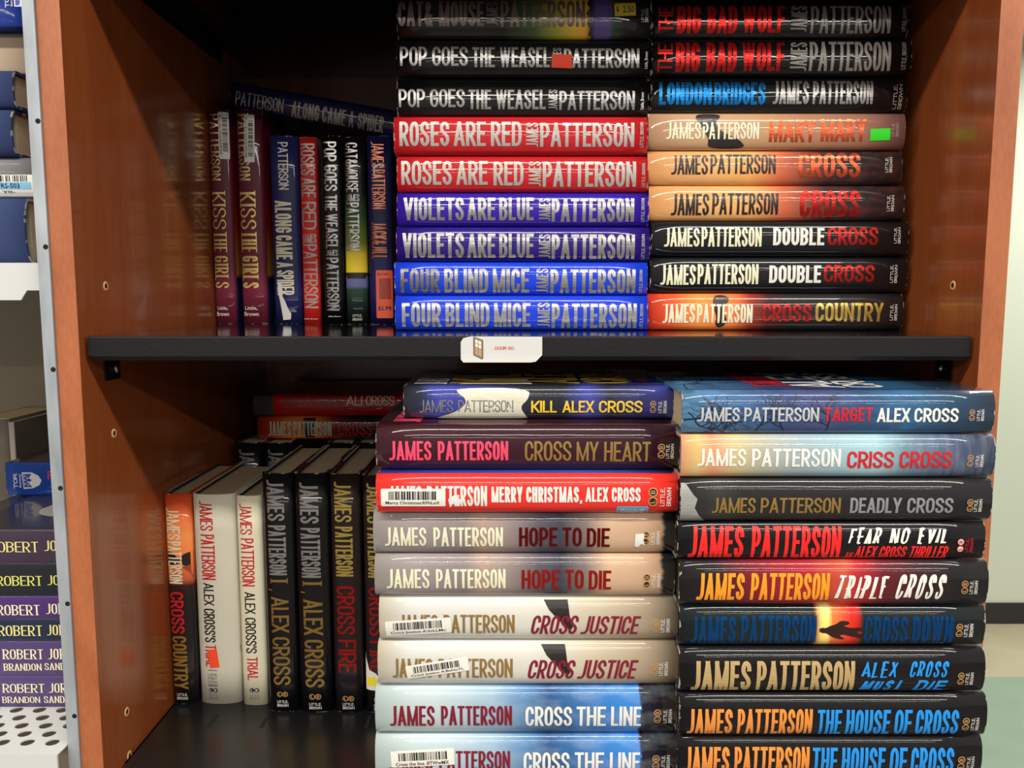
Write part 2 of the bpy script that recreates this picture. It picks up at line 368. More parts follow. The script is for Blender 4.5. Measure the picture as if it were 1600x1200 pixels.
    def build(s, root, names=('dust_jacket', 'page_block')):
        o = s.mb.build(names[0], root)
        pb = MB(); pb.box((s.x0 + s.ins, s.b + .0042, s.bt + .00005), (s.x0 + s.L - s.ins, s.D - (.0005 if s.bt < .001 else .0045), s.T - s.bt - .00005), s.pages if hasattr(s, 'pages') else PAGES)
        pb.build(names[1], root)
        for mb, nm, lab in s.kids:
            k = mb.build(nm, root)
            if lab: k['label'] = lab
        return o
WHITE_ST = mat('sticker_white', (226, 224, 214), .45); BLACK_PR = mat('printed_black', (24, 22, 24), .5)
def sticker(B, name, cx, cz, w_, h_, ang, m, bars=0, caption=None, text=None, r=.0012, label=None, cap_rot=0, tcol=None):
    mb = MB(); ca, sa = math.cos(math.radians(ang)), math.sin(math.radians(ang))
    f = lambda p, q: (cx + p * ca - q * sa, cz + p * sa + q * ca)
    n = 8
    pl = rrect(w_, h_, min(r, h_ * .4))
    for k in range(n):
        seg = clip(pl, 0, -w_ / 2 + w_ * k / n, -w_ / 2 + w_ * (k + 1) / n)
        if seg: B.draw([[f(*p) for p in seg]], m, .0005, mb)
    rnd = random.Random(int(cx * 1e5) + int(cz * 1e4))
    if bars:
        x = -w_ * .38; hi = h_ * .36; lo = -h_ * (.12 if caption else .3)
        while x < w_ * .36:
            bw = rnd.choice((.0004, .0004, .0008, .0012)) * min(1.4, w_ / .045)
            B.draw([[f(x, lo), f(x + bw, lo), f(x + bw, hi), f(x, hi)]], BLACK_PR, .0007, mb); x += bw + rnd.choice((.0004, .0005, .0009)) * min(1.4, w_ / .045)
    if caption:
        B.draw([[f(-w_ * .43 + p, -h_ * .42 + q) for p, q in pp] for pp in plain_polys(caption, w_ * .84, h_ * .22)], BLACK_PR, .0007, mb)
    if text:
        for (st, a, b_, c, d) in text:
            B.draw([[f(w_ * a + p, h_ * c + q) for p, q in pp] for pp in plain_polys(st, w_ * (b_ - a), h_ * (d - c))], tcol or BLACK_PR, .0007, mb)
    B.kids.append((mb, name, label))
# item constructors: each is a function of (book, map) where map turns photo positions into spine positions
def soft(p, n=2):
    for _ in range(n): p = [q for k in range(len(p)) for q in ((p[k][0] * .75 + p[(k + 1) % len(p)][0] * .25, p[k][1] * .75 + p[(k + 1) % len(p)][1] * .25), (p[k][0] * .25 + p[(k + 1) % len(p)][0] * .75, p[k][1] * .25 + p[(k + 1) % len(p)][1] * .75))]
    return p
def T(st, a0, a1, b0, b1, m, wt=.16, **k): return lambda B, F: B.text(st, F(a0, a1, b0, b1), m, wt, **k)
def R(st, a0, a1, b0, b1, m, wt=.16, **k): return lambda B, F: B.text(st, F(a0, a1, b0, b1), m, wt, rot=1, **k)
def POLY(pts, m, off=.0002):
    def g(B, F):
        pp = [(F(a, a, b, b)[0], F(a, a, b, b)[2]) for a, b in pts]; B.draw(tess(pp), m, off)
    return g
def KID(name, label, shapes):
    def g(B, F):
        mb = MB()
        for pts, m, off in shapes: B.draw(tess([(F(a, a, b, b)[0], F(a, a, b, b)[2]) for a, b in pts]), m, off, mb)
        B.kids.append((mb, name, label))
    return g
def LB(a0, a1, b0, b1, m, ring, c0=None, c1=None, letter=None, disc=None, gap=None):
    """publisher mark of the flat stacks: L and B in rings above each other plus two upright lines of lettering"""
    def g(B, F):
        if c0 is not None:
            x0, x1, z0, z1 = F(c0, c1, b0, b1); r = (z1 - z0) / 4
            for k, ch in ((0, 'L'), (1, 'B')):
                cx, cz = (x0 + x1) / 2, z0 + r * (1 + 2 * k)
                if disc: B.draw([disc_poly(cx, cz, r * .95)], disc, .00025)
                B.draw(ring_polys(cx, cz, r * .97, r * .2), ring, .0003)
                B.text(ch, (cx - r * .5, cx + r * .45, cz - r * .35, cz + r * .35), letter or ring, .22, rot=1, style='s', off=.00035)
        x0, x1, z0, z1 = F(a0, a1, b0, b1); h = (x1 - x0) * .40
        B.text('LITTLE,', (x0, x0 + h, z0, z0 + (z1 - z0) * .98), m, .15, rot=1)
        B.text('BROWN', (x1 - h, x1, z0, z0 + (z1 - z0) * .98), m, .16, rot=1)
    return g
def LBV(v0, v1, f0, f1, m, ring=None, vc=None, letter=None, disc=None):
    """the same mark on upright spines: reads across the spine"""
    def g(B, F):
        x0, x1, z0, z1 = F(v0, v1, f0, f1); h = (x1 - x0) * .42
        B.text('LITTLE,', (x0, x0 + h, z0, z1), m, .16, rot=1); B.text('BROWN', (x1 - h, x1, z0, z1), m, .16, rot=1)
        if vc is not None:
            r = (z1 - z0) * .25; cx = F(vc, vc, f0, f1)[0]
            for k, ch in ((0, 'L'), (1, 'B')):
                cz = z0 + r * (1 + 2 * k)
                if disc: B.draw([disc_poly(cx, cz, r * .95)], disc, .00025)
                B.draw(ring_polys(cx, cz, r * .97, r * .2), ring, .0003); B.text(ch, (cx - r * .5, cx + r * .5, cz - r * .4, cz + r * .4), letter or ring, .2, rot=1, style='s', off=.00035)
    return g
def ST(name, a0, a1, b0, b1, m, ang=0, **k):
    def g(B, F):
        x0, x1, z0, z1 = F(a0, a1, b0, b1); sticker(B, name, (x0 + x1) / 2, (z0 + z1) / 2, x1 - x0, z1 - z0, ang, m, **k)
    return g
def TOP(st, x0, x1, y0, y1, m, wt=.2, style='g'):
    def g(B, F):
        X0, X1 = x0 * B.L, x1 * B.L; d = B.D - B.b - .019
        B.top([[(y0 * d + p, X1 - q) for p, q in poly] for poly in text_polys(st, (y1 - y0) * d, X1 - X0, wt, style)], m)
    return g
def TOPP(pts, m, off=.00012):
    def g(B, F):
        d = B.D - B.b - .019
        B.top(tess([(y * d, x * B.L) for x, y in pts]), m, off)
    return g
def flat_book(uL, uR, zb, zt, Y, jm, items, label, group, vT, vB, D=.155, soft=False, rz=0, ry=0, name='hardcover_book', pages=None, names=('dust_jacket', 'page_block'), bulge=None):
    zm = (zb + zt) / 2; vm = (vT + vB) / 2
    XL, _ = px(uL, vm, Y); XR, _ = px(uR, vm, Y); L = XR - XL; Tk = zt - zb
    r = empty(name, (XL, Y, zb), (0, ry, rz)); tag(r, label, 'book', group)
    B = Book(L, D, Tk, jm, 0, bulge, soft)
    if pages: B.pages = pages
    def F(a0, a1, b0, b1):
        za, zb_ = sorted(((vB - b0) / (vB - vT) * Tk, (vB - b1) / (vB - vT) * Tk))
        return (a0 - uL) / (uR - uL) * L, (a1 - uL) / (uR - uL) * L, za, zb_
    for it in items: it(B, F)
    B.build(r, names); return r
def stack(rows, Y, floor_z, group, D=.155):
    """rows from the top down: (uL,uR,vT,vB, jacket, items, label, extra)"""
    zs = [px(800, r[2], Y + .007)[1] for r in rows] + [floor_z]
    for k, r in enumerate(rows):
        ex = dict(r[7]) if len(r) > 7 else {}
        dy = ex.pop('dy', 0); zt = ex.pop('zt', zs[k])
        flat_book(r[0], r[1], zs[k + 1] + .0001, zt - .0002, Y + dy, r[4], r[5], r[6], group, r[2], r[3], ex.pop('D', D), **ex)
def upright(uL, uR, vT, vB, floor_z, jm, items, label, group, D=.155, Y=None, name='hardcover_book', H=None, soft=False, pages=None, names=('dust_jacket', 'page_block')):
    """stands on floor_z; uL,uR are where the spine meets the shelf"""
    if Y is None:
        m = (600 - vB) / FPX; Y = (floor_z - CAM_Z) / ((m * cT - sT) / (cT + m * sT))
    X0, _ = px(uL, vB, Y); X1, _ = px(uR, vB, Y)
    L = (px(uL, vT, Y)[1] - floor_z) if H is None else H; Tk = X1 - X0
    r = empty(name, (X0, Y, floor_z + .0001), (0, math.radians(90), 0)); tag(r, label, 'book', group)
    B = Book(L, D, Tk - .0003, jm, -L, None, soft)
    if pages: B.pages = pages
    def F(a0, a1, b0, b1): return (a0 - vT) / (vB - vT) * L, (a1 - vT) / (vB - vT) * L, b0 * Tk, b1 * Tk
    for it in items: it(B, F)
    B.build(r, names); return r

# ------------------------------------------------------------------ setting
Z_UP, Z_LOW = CAM_Z - .0331, CAM_Z - .4205          # tops of the two shelves
XL, XR, YF, YB = -.3524, .3808, .66, 1.16            # inside of the bookcase
def wood(name, c1, c2, rough, coat, sc=(1, 1, .08)):
    m = mat(name, c1, rough, 0, coat); nt = m.node_tree; N = nt.nodes
    tc = N.new('ShaderNodeTexCoord'); mp = N.new('ShaderNodeMapping'); mp.inputs['Scale'].default_value = sc
    n1 = N.new('ShaderNodeTexNoise'); n1.inputs['Scale'].default_value = 22; n1.inputs['Detail'].default_value = 6; n1.inputs['Distortion'].default_value = .6
    n2 = N.new('ShaderNodeTexNoise'); n2.inputs['Scale'].default_value = 400; n2.inputs['Detail'].default_value = 3
    nt.links.new(tc.outputs['Object'], mp.inputs[0]); nt.links.new(mp.outputs[0], n1.inputs['Vector']); nt.links.new(mp.outputs[0], n2.inputs['Vector'])
    ad = N.new('ShaderNodeMath'); ad.operation = 'MULTIPLY_ADD'; ad.inputs[1].default_value = .45; nt.links.new(n2.outputs['Fac'], ad.inputs[0]); nt.links.new(n1.outputs['Fac'], ad.inputs[2])
    rr = N.new('ShaderNodeMapRange'); rr.inputs[1].default_value = .5; rr.inputs[2].default_value = .95; nt.links.new(ad.outputs[0], rr.inputs[0])
    mx = N.new('ShaderNodeMix'); mx.data_type = 'RGBA'; mx.inputs[6].default_value = lin(c1); mx.inputs[7].default_value = lin(c2)
    nt.links.new(rr.outputs[0], mx.inputs[0]); nt.links.new(mx.outputs[2], N['Principled BSDF'].inputs['Base Color'])
    return m
WOOD = wood('cherry_laminate', (150, 80, 40), (128, 64, 30), .22, .25)
EDGE = wood('cherry_edge_band', (174, 102, 62), (144, 76, 40), .5, 0, (1, 1, .3))
RAW = mat('raw_wood', (208, 160, 104), .7); HOLE = mat('hole_black', (8, 7, 7), .9)
BLK_TOP = mat('black_enamel', (20, 20, 22), .1, 0, .4, .03, 200); BLK = mat('black_powder_coat', (15, 15, 17), .42, 0, 0, .06, 400, .35)
STEEL = mat('zinc_screw', (190, 185, 175), .3, 1)
def struct(o): o['kind'] = 'structure'; return o
f = MB(); fm = mat('floor_tiles', (150, 168, 150), .35, 0, .2); nt = fm.node_tree; N = nt.nodes
ge = N.new('ShaderNodeNewGeometry'); sp = N.new('ShaderNodeSeparateXYZ'); nt.links.new(ge.outputs['Position'], sp.inputs[0])
gt = N.new('ShaderNodeMath'); gt.operation = 'GREATER_THAN'; gt.inputs[1].default_value = 3.17; nt.links.new(sp.outputs['Y'], gt.inputs[0])
nz = N.new('ShaderNodeTexNoise'); nz.inputs['Scale'].default_value = 9; nz.inputs['Detail'].default_value = 6; nt.links.new(ge.outputs['Position'], nz.inputs['Vector'])
mxa = N.new('ShaderNodeMix'); mxa.data_type = 'RGBA'; mxa.inputs[6].default_value = lin((134, 160, 142)); mxa.inputs[7].default_value = lin((152, 176, 158)); nt.links.new(nz.outputs['Fac'], mxa.inputs[0])
mxb = N.new('ShaderNodeMix'); mxb.data_type = 'RGBA'; mxb.inputs[6].default_value = lin((176, 166, 140)); mxb.inputs[7].default_value = lin((200, 190, 164)); nt.links.new(nz.outputs['Fac'], mxb.inputs[0])
mxc = N.new('ShaderNodeMix'); mxc.data_type = 'RGBA'; nt.links.new(gt.outputs[0], mxc.inputs[0]); nt.links.new(mxa.outputs[2], mxc.inputs[6]); nt.links.new(mxb.outputs[2], mxc.inputs[7])
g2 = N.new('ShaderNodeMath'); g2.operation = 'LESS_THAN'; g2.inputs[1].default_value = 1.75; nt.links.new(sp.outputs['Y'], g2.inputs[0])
mxd = N.new('ShaderNodeMix'); mxd.data_type = 'RGBA'; nt.links.new(g2.outputs[0], mxd.inputs[0]); nt.links.new(mxc.outputs[2], mxd.inputs[6]); mxd.inputs[7].default_value = lin((84, 78, 74))   # shade of the aisle put into the floor colour, to dim jacket reflections
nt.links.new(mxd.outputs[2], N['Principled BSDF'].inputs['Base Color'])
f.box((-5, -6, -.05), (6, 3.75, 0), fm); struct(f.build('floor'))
f = MB(); f.box((-5, 3.72, 0), (6, 3.85, 2.7), mat('pale_green_paint', (206, 214, 198), .6, bump=.05)); struct(f.build('wall_back'))
f = MB(); f.box((-5, 3.708, 0), (6, 3.72, .102), mat('black_vinyl_base', (36, 36, 40), .5)); struct(f.build('baseboard_back', bevel=.003))
f = MB(); f.box((-5, -6, 2.68), (6, 3.85, 2.75), mat('ceiling_white', (225, 222, 212), .8)); struct(f.build('ceiling'))

# ------------------------------------------------------------------ bookcase
case = empty('bookcase', ((XL + XR) / 2, YF, 0)); tag(case, 'cherry wood bookcase with black metal shelves full of thrillers', 'bookcase')
def at_case(mb, name, parent=None, bevel=0, label=None):
    o = mb.build(name, parent or case, bevel=bevel)
    if not parent: o.location = (-case.location.x, -case.location.y, 0)
    if label: o['label'] = label
    return o
TH = .0185
panels = {}
for sd, x0, x1, xi in (('l', XL - TH, XL, XL), ('r', XR, XR + TH, XR)):
    m = MB(); m.box((x0, YF + .0006, 0), (x1, YB + .012, 2.12), WOOD); m.box((x0, YF, 0), (x1, YF + .0006, 2.12), EDGE)
    panels[sd] = at_case(m, 'side_panel')
m = MB(); m.box((XL, YB, .08), (XR, YB + .012, 2.1), WOOD); at_case(m, 'back_panel')
m = MB(); m.box((XL, YF + .002, 2.1), (XR, YB, 2.12), WOOD); at_case(m, 'top_panel')
m = MB(); m.box((XL, YF + .03, 0), (XR, YF + .048, .08), WOOD); at_case(m, 'kick_board')
def peg(sd, u, v):
    xi = XL if sd == 'l' else XR; zc = xi / ((u - 800) / FPX); mm = (600 - v) / FPX
    Y = zc * cT + mm * zc * sT; Z = mm * zc * cT - zc * sT + CAM_Z; d = 1 if sd == 'l' else -1
    m = MB(); n = 20
    for (ra, rb, ha, hb) in ((.0042, .0034, 0, .0009), (.0034, .0022, .0009, .0004)):
        for k in range(n):
            a, b = 2 * math.pi * k / n, 2 * math.pi * (k + 1) / n
            m.face([(xi + d * ha, Y + ra * math.cos(a), Z + ra * math.sin(a)), (xi + d * ha, Y + ra * math.cos(b), Z + ra * math.sin(b)), (xi + d * hb, Y + rb * math.cos(b), Z + rb * math.sin(b)), (xi + d * hb, Y + rb * math.cos(a), Z + rb * math.sin(a))], RAW, smooth=True)
    m.face([(xi + d * .0004, Y + .0022 * math.cos(2 * math.pi * k / n), Z + .0022 * math.sin(2 * math.pi * k / n)) for k in range(n)], HOLE)
    at_case(m, 'peg_hole', panels[sd], label='raw wood rimmed peg hole')
for sd, u, v in (('l', 165, 447), ('l', 178, 677), ('l', 198, 1112), ('l', 202, 1180), ('r', 1489, 446)): peg(sd, u, v)
def shelf(zt, slots=False, front=YF + .007, gap=.0035):
    m = MB(); a, b = XL + gap, XR - gap; lip = .0165
    m.box((a, front + .0012, zt - .0014), (b, YB - .0002, zt), BLK_TOP if not slots else BLK_SOFT)
    # folded front lip with rounded upper edge
    pr = [(front + .0012, zt)] + [(front + .0012 - .0012 * math.sin(math.radians(t)), zt - .0012 + .0012 * math.cos(math.radians(t))) for t in (30, 60, 90)] + [(front, zt - lip), (front + .002, zt - lip - .0035), (front + .016, zt - lip - .0035), (front + .016, zt - lip - .002), (front + .0035, zt - lip - .002), (front + .0015, zt - lip), (front + .0015, zt - .0014)]
    for k in range(len(pr) - 1):
        m.face([(a, *pr[k]), (b, *pr[k]), (b, *pr[k + 1]), (a, *pr[k + 1])], BLK)
    m.face([(a, *p) for p in pr], BLK); m.face([(b, *p) for p in pr[::-1]], BLK)
    if slots:
        for u in (337, 418, 497, 578):
            X, _ = px(u, 1125, .775)
            m.box((X - .0014, .753, zt - .001), (X + .0016, .777, zt + .0003), HOLE)
    sh = at_case(m, 'shelf')
    for sd in (-1, 1):
        k = MB(); xo = XL + .0005 if sd < 0 else XR - .0005; xs = 1 if sd < 0 else -1; ya = front + .030
        k.box(sorted2(xo, xo + xs * .0016, ya, ya + .32, zt - .022, zt - .0016)[0], sorted2(xo, xo + xs * .0016, ya, ya + .32, zt - .022, zt - .0016)[1], BLK)
        p, q = sorted2(xo, xo + xs * .0016, ya, ya + .026, zt - .040, zt - .022); k.box(p, q, BLK)
        p, q = sorted2(xo, xo + xs * .014, ya, ya + .32, zt - .0046, zt - .0016); k.box(p, q, BLK)
        br = at_case(k, 'bracket', sh)
        k = MB(); k.cyl((xo + xs * .0016, ya + .017, zt - .031), (xs, 0, 0), .0042, .003, STEEL, 16, .0028)
        k.box(*sorted2(xo + xs * .0044, xo + xs * .0048, ya + .0164, ya + .0176, zt - .0335, zt - .0285), HOLE)
        at_case(k, 'screw', sh)
    return sh
def sorted2(x0, x1, y0, y1, z0, z1): return (min(x0, x1), y0, z0), (max(x0, x1), y1, z1)
BLK_SOFT = mat('black_satin_enamel', (22, 22, 23), .3, 0, .1, .08, 300)
shelf(Z_UP); shelf(Z_LOW, True); shelf(CAM_Z + .300, gap=.0002)

# paper shelf tag with a little door on it
def shelf_tag():
    yf = YF + .007
    X0, Z1 = px(720, 525.5, yf); X1, Z0 = px(847, 566, yf); r = empty('shelf_label', ((X0 + X1) / 2, yf - .0012, Z0))
    tag(r, 'torn white paper label with a small door picture hanging on the shelf lip', 'label')
    W, H = X1 - X0, Z1 - Z0; m = MB(); pm = mat('label_paper', (200, 201, 198), .5)
    g = lambda p, q, o=0: ((p - .5) * W, -o - .0004 - .0016 * max(0, .25 - q), q * H)
    out = [(.03, 0), (.86, 0), (.92, .03), (1, .28), (1, .99), (.12, 1), (.03, .93), (0, .78), (0, .12)]
    for tr in tess(out):
        for k in range(6):
            q = clip(tr, 1, k / 6, (k + 1) / 6)
            if q: m.face([g(*p) for p in q], pm); m.face([(x, y + .0003, z) for x, y, z in [g(*p) for p in q]][::-1], pm)
    br, dk, gl = mat('door_brown', (150, 126, 98), .6), mat('door_shadow', (96, 78, 58), .6), mat('door_light', (226, 220, 206), .6)
    def pl(pts, mm, o): m.face([g(p, q, o) for p, q in pts], mm)
    pl([(.155, .28), (.26, .12), (.26, .12), (.275, .15), (.275, .86), (.165, .99), (.155, .97)], dk, .0002)
    pl([(.168, .3), (.262, .17), (.262, .83), (.168, .96)], br, .0003)
    for a, b in ((0, .5), (.5, 1)):
        for c, d in ((.62, .74), (.77, .89)):
            q = lambda t, w_: (.175 + .08 * (a + (b - a) * t), (w_) - .1 * (a + (b - a) * t))
            pl([q(.12, c), q(.88, c), q(.88, d), q(.12, d)], gl, .0004)
        for c, d in ((.36, .45), (.48, .57)):
            pl([q(.15, c), q(.85, c), q(.85, d), q(.15, d)], mat('door_panel', (176, 150, 120), .6), .0004)
    for pp in text_polys('DOOR 50', .23 * W, .115 * H, .2): m.face([(p[0] + (.42 - .5) * W, -.0008, p[1] + .5 * H) for p in pp], mat('tag_red', (206, 96, 84), .6))
    m.build('paper', r)
shelf_tag()

# ------------------------------------------------------------------ inks and papers
SIL = foil((172, 170, 168)); SIL2 = ink((198, 202, 206), .3); SILD = foil((138, 132, 130)); WHT = ink((226, 224, 216)); CRM = ink((222, 220, 190)); GREY = ink((168, 163, 157), .2)
REDF = foil((190, 36, 30)); REDI = ink((196, 30, 36)); REDB = ink((232, 36, 34)); PINK = ink((232, 70, 104)); GOLD = foil((176, 140, 72)); GOLDL = foil((214, 186, 96)); GOLDI = ink((150, 120, 62), .3)
MAR = ink((122, 22, 44)); DRED = foil((120, 12, 20)); BLUF = foil((20, 130, 210)); BLUI = ink((30, 140, 222)); DBLU = foil((16, 84, 150)); ORG = ink((240, 150, 34)); ORG2 = ink((226, 140, 60)); YEL = ink((228, 188, 50)); COPF = foil((214, 90, 52)); COP = foil((172, 104, 80))
BLKI = ink((30, 26, 28)); DBRN = ink((92, 74, 68), .2); GLD2 = foil((206, 170, 80)); PALEG = foil((226, 200, 140)); LGREY = ink((128, 124, 122), .3)
K0 = (14, 14, 16)
J_BLACK = jacket('paper_black', [(0, K0)]); J_BLK2 = jacket('paper_soft_black', [(0, (22, 22, 26))]); J_RED = jacket('paper_red', [(0, (180, 26, 33))])
J_VIO = jacket('paper_violet', [(0, (44, 22, 150))]); J_VIO2 = jacket('paper_dark_violet', [(0, (36, 20, 116))]); J_BLUE = jacket('paper_blue', [(0, (22, 60, 206))])
CATS = [(0, (20, 18, 18)), (.42, (26, 24, 22)), (.54, (58, 78, 44)), (.62, (136, 140, 46)), (.70, (206, 168, 44)), (.74, (212, 158, 46)), (.77, (40, 30, 30)), (.78, (92, 76, 140)), (.83, (92, 76, 140)), (.85, (38, 62, 44)), (.9, (26, 28, 28))]
J_CAT = jacket('paper_dusk', CATS)
J_MARY = jacket('paper_skin', [(0, (176, 134, 104)), (.2, (196, 156, 118)), (.45, (190, 146, 108)), (.62, (176, 126, 96)), (.8, (160, 112, 92)), (1, (132, 96, 88))])
J_CROSS = jacket('paper_sunset', [(0, (214, 152, 96)), (.25, (226, 172, 108)), (.4, (236, 170, 100)), (.52, (206, 106, 70)), (.63, (120, 66, 56)), (.7, (62, 42, 44)), (.78, (38, 36, 40))], noise=(.12, 5, (190, 90, 60), (3, 1, 1)))
J_COUNTRY = jacket('paper_savanna', [(0, (186, 44, 28)), (.1, (224, 84, 40)), (.2, (246, 142, 66)), (.33, (240, 120, 58)), (.4, (150, 52, 34)), (.47, (66, 34, 34)), (.56, (38, 36, 38))])
J_KISS = jacket('paper_maroon', [(0, (80, 28, 42)), (1, (124, 42, 66))], vstops=[(0, (110, 20, 40)), (.35, (170, 30, 44)), (.55, (220, 60, 40)), (.7, (240, 160, 50)), (.76, (250, 190, 60)), (.78, (24, 40, 70)), (1, (30, 80, 170))])  # spine darker toward its head: shade under the shelf put into the colour
J_NAVY = jacket('paper_navy', [(0, (34, 38, 92))], noise=(.5, 40, (60, 66, 124), (6, 1, 1))); J_NAVY2 = jacket('paper_ink_blue', [(0, (32, 32, 84))])
J_NAVY3 = jacket('paper_night_navy', [(0, (28, 30, 80))])
J_ROSE = jacket('paper_red_worn', [(0, (206, 40, 38)), (1, (226, 44, 36))], vstops=[(0, (150, 160, 160)), (.68, (160, 170, 168)), (.7, (230, 190, 110)), (.8, (40, 50, 46)), (1, (60, 90, 110))])
J_CAT2 = jacket('paper_dusk_tall', [(0, (20, 18, 20)), (.28, (24, 26, 24)), (.42, (44, 92, 46)), (.56, (120, 140, 50)), (.62, (232, 206, 56)), (.715, (236, 210, 50)), (.72, (34, 32, 30)), (.735, (44, 40, 50)), (.74, (104, 108, 160)), (.79, (104, 108, 160)), (.81, (36, 70, 52)), (.9, (34, 50, 46)), (1, (26, 28, 28))])
J_COUNTRY2 = jacket('paper_savanna_tall', [(0, (196, 60, 34)), (.08, (226, 96, 46)), (.2, (246, 150, 84)), (.3, (244, 130, 62)), (.40, (196, 90, 56)), (.43, (52, 30, 28)), (.5, (30, 26, 28))])
J_LINEN = jacket('paper_ivory', [(0, (208, 204, 186))], rough=.6, coat=0, noise=(.3, 20, (190, 186, 168), (8, 60, 1)), bump=.3); J_LIN2 = jacket('paper_cream', [(0, (218, 212, 186))], rough=.5, coat=.1)
J_ALI = jacket('paper_red_black', [(0, (92, 84, 82)), (.1, (80, 74, 72)), (.12, (196, 26, 24)), (1, (170, 20, 22))])
J_KILL = jacket('paper_blue_black', [(0, (34, 36, 42)), (.06, (38, 42, 62)), (.12, (60, 66, 150)), (.22, (56, 62, 140)), (.45, (36, 38, 48)), (.6, (34, 36, 44)), (.68, (60, 66, 150)), (.76, (38, 40, 52)), (.9, (48, 52, 110)), (1, (62, 68, 150))], warp=.12)
J_HEART = jacket('paper_plum', [(0, (56, 20, 30)), (1, (46, 21, 32))])
J_MERRY = jacket('paper_scarlet', [(0, (226, 48, 40))], vstops=[(0, (40, 66, 176)), (.7, (70, 96, 196)), (1, (40, 50, 120))])
HO = [(0, (150, 144, 140)), (.15, (146, 136, 136)), (.3, (132, 122, 122)), (.36, (168, 142, 130)), (.42, (150, 134, 130)), (.55, (84, 80, 90)), (.62, (60, 60, 72)), (.7, (118, 106, 104)), (.78, (196, 164, 134)), (.95, (190, 156, 126)), (.962, (30, 34, 40)), (1, (30, 34, 40))]
J_HOPE = jacket('paper_mist', HO, warp=.03)
J_JUST = jacket('paper_bone', [(0, (196, 188, 166)), (.1, (204, 204, 200)), (.5, (206, 204, 195)), (.7, (190, 180, 158)), (.85, (166, 150, 128)), (1, (140, 125, 106))])
J_LINE = jacket('paper_stormy_sky', [(0, (178, 194, 192)), (.2, (182, 198, 202)), (.38, (146, 174, 194)), (.5, (84, 126, 172)), (.58, (40, 80, 130)), (.66, (54, 104, 160)), (.84, (56, 128, 206)), (.875, (60, 130, 210)), (.88, (30, 30, 44)), (1, (32, 28, 36))], noise=(.16, 4, (190, 204, 214), (3, 1, 1)), warp=.03)
J_TARGET = jacket('paper_blue_dusk', [(0, (84, 134, 168)), (.1, (76, 120, 164)), (.3, (58, 80, 128)), (.45, (68, 76, 120)), (.6, (46, 82, 124)), (.72, (50, 100, 142)), (.85, (40, 72, 98)), (1, (36, 52, 66))], noise=(.6, 4, (44, 60, 92), (4, 2, 1)), warp=.08)
J_CRISS = jacket('paper_blurred_window', [(0, (226, 156, 112)), (.05, (222, 190, 120)), (.1, (226, 148, 108)), (.17, (200, 180, 130)), (.25, (170, 170, 150)), (.4, (146, 168, 180)), (.62, (150, 190, 202)), (.72, (98, 126, 146)), (.85, (70, 84, 116)), (1, (52, 62, 86))], noise=(.2, 3, (170, 176, 170), (14, .4, 1)), warp=.04)
J_DEADLY = jacket('paper_charcoal', [(0, (34, 33, 35)), (.12, (52, 52, 50)), (.2, (38, 36, 37)), (1, (32, 32, 36))])
J_FEAR = jacket('paper_near_black', [(0, (19, 18, 20))])
J_TRIPLE = jacket('paper_red_glow', [(0, (30, 26, 28)), (.12, (36, 26, 30)), (.25, (120, 26, 40)), (.42, (160, 32, 44)), (.54, (186, 78, 52)), (.57, (176, 38, 44)), (.66, (96, 26, 36)), (.78, (52, 28, 32)), (.9, (30, 28, 30))], warp=.05)
J_DOWN = jacket('paper_green_black_sunset', [(0, (22, 32, 32)), (.44, (22, 32, 32)), (.445, (140, 70, 40)), (.465, (244, 214, 120)), (.485, (252, 226, 130)), (.5, (240, 120, 60)), (.56, (226, 40, 30)), (.585, (170, 40, 30)), (.6, (24, 32, 32)), (1, (24, 30, 32))])
J_MUST = jacket('paper_coal', [(0, (19, 18, 20))])
J_HOUSE = jacket('paper_carbon', [(0, (19, 18, 20))])
ORS = mat('sticker_orange_red', (255, 78, 42), .6); GRN = mat('sticker_green', (44, 220, 30), .5); YLS = mat('sticker_yellow', (196, 168, 36), .5); SALM = mat('sticker_salmon', (226, 92, 64), .5); BLS = mat('sticker_blue', (110, 160, 200), .45); TORN = mat('torn_paper', (222, 220, 214), .8)
TAGY = mat('tag_yellow', (232, 220, 40), .6)

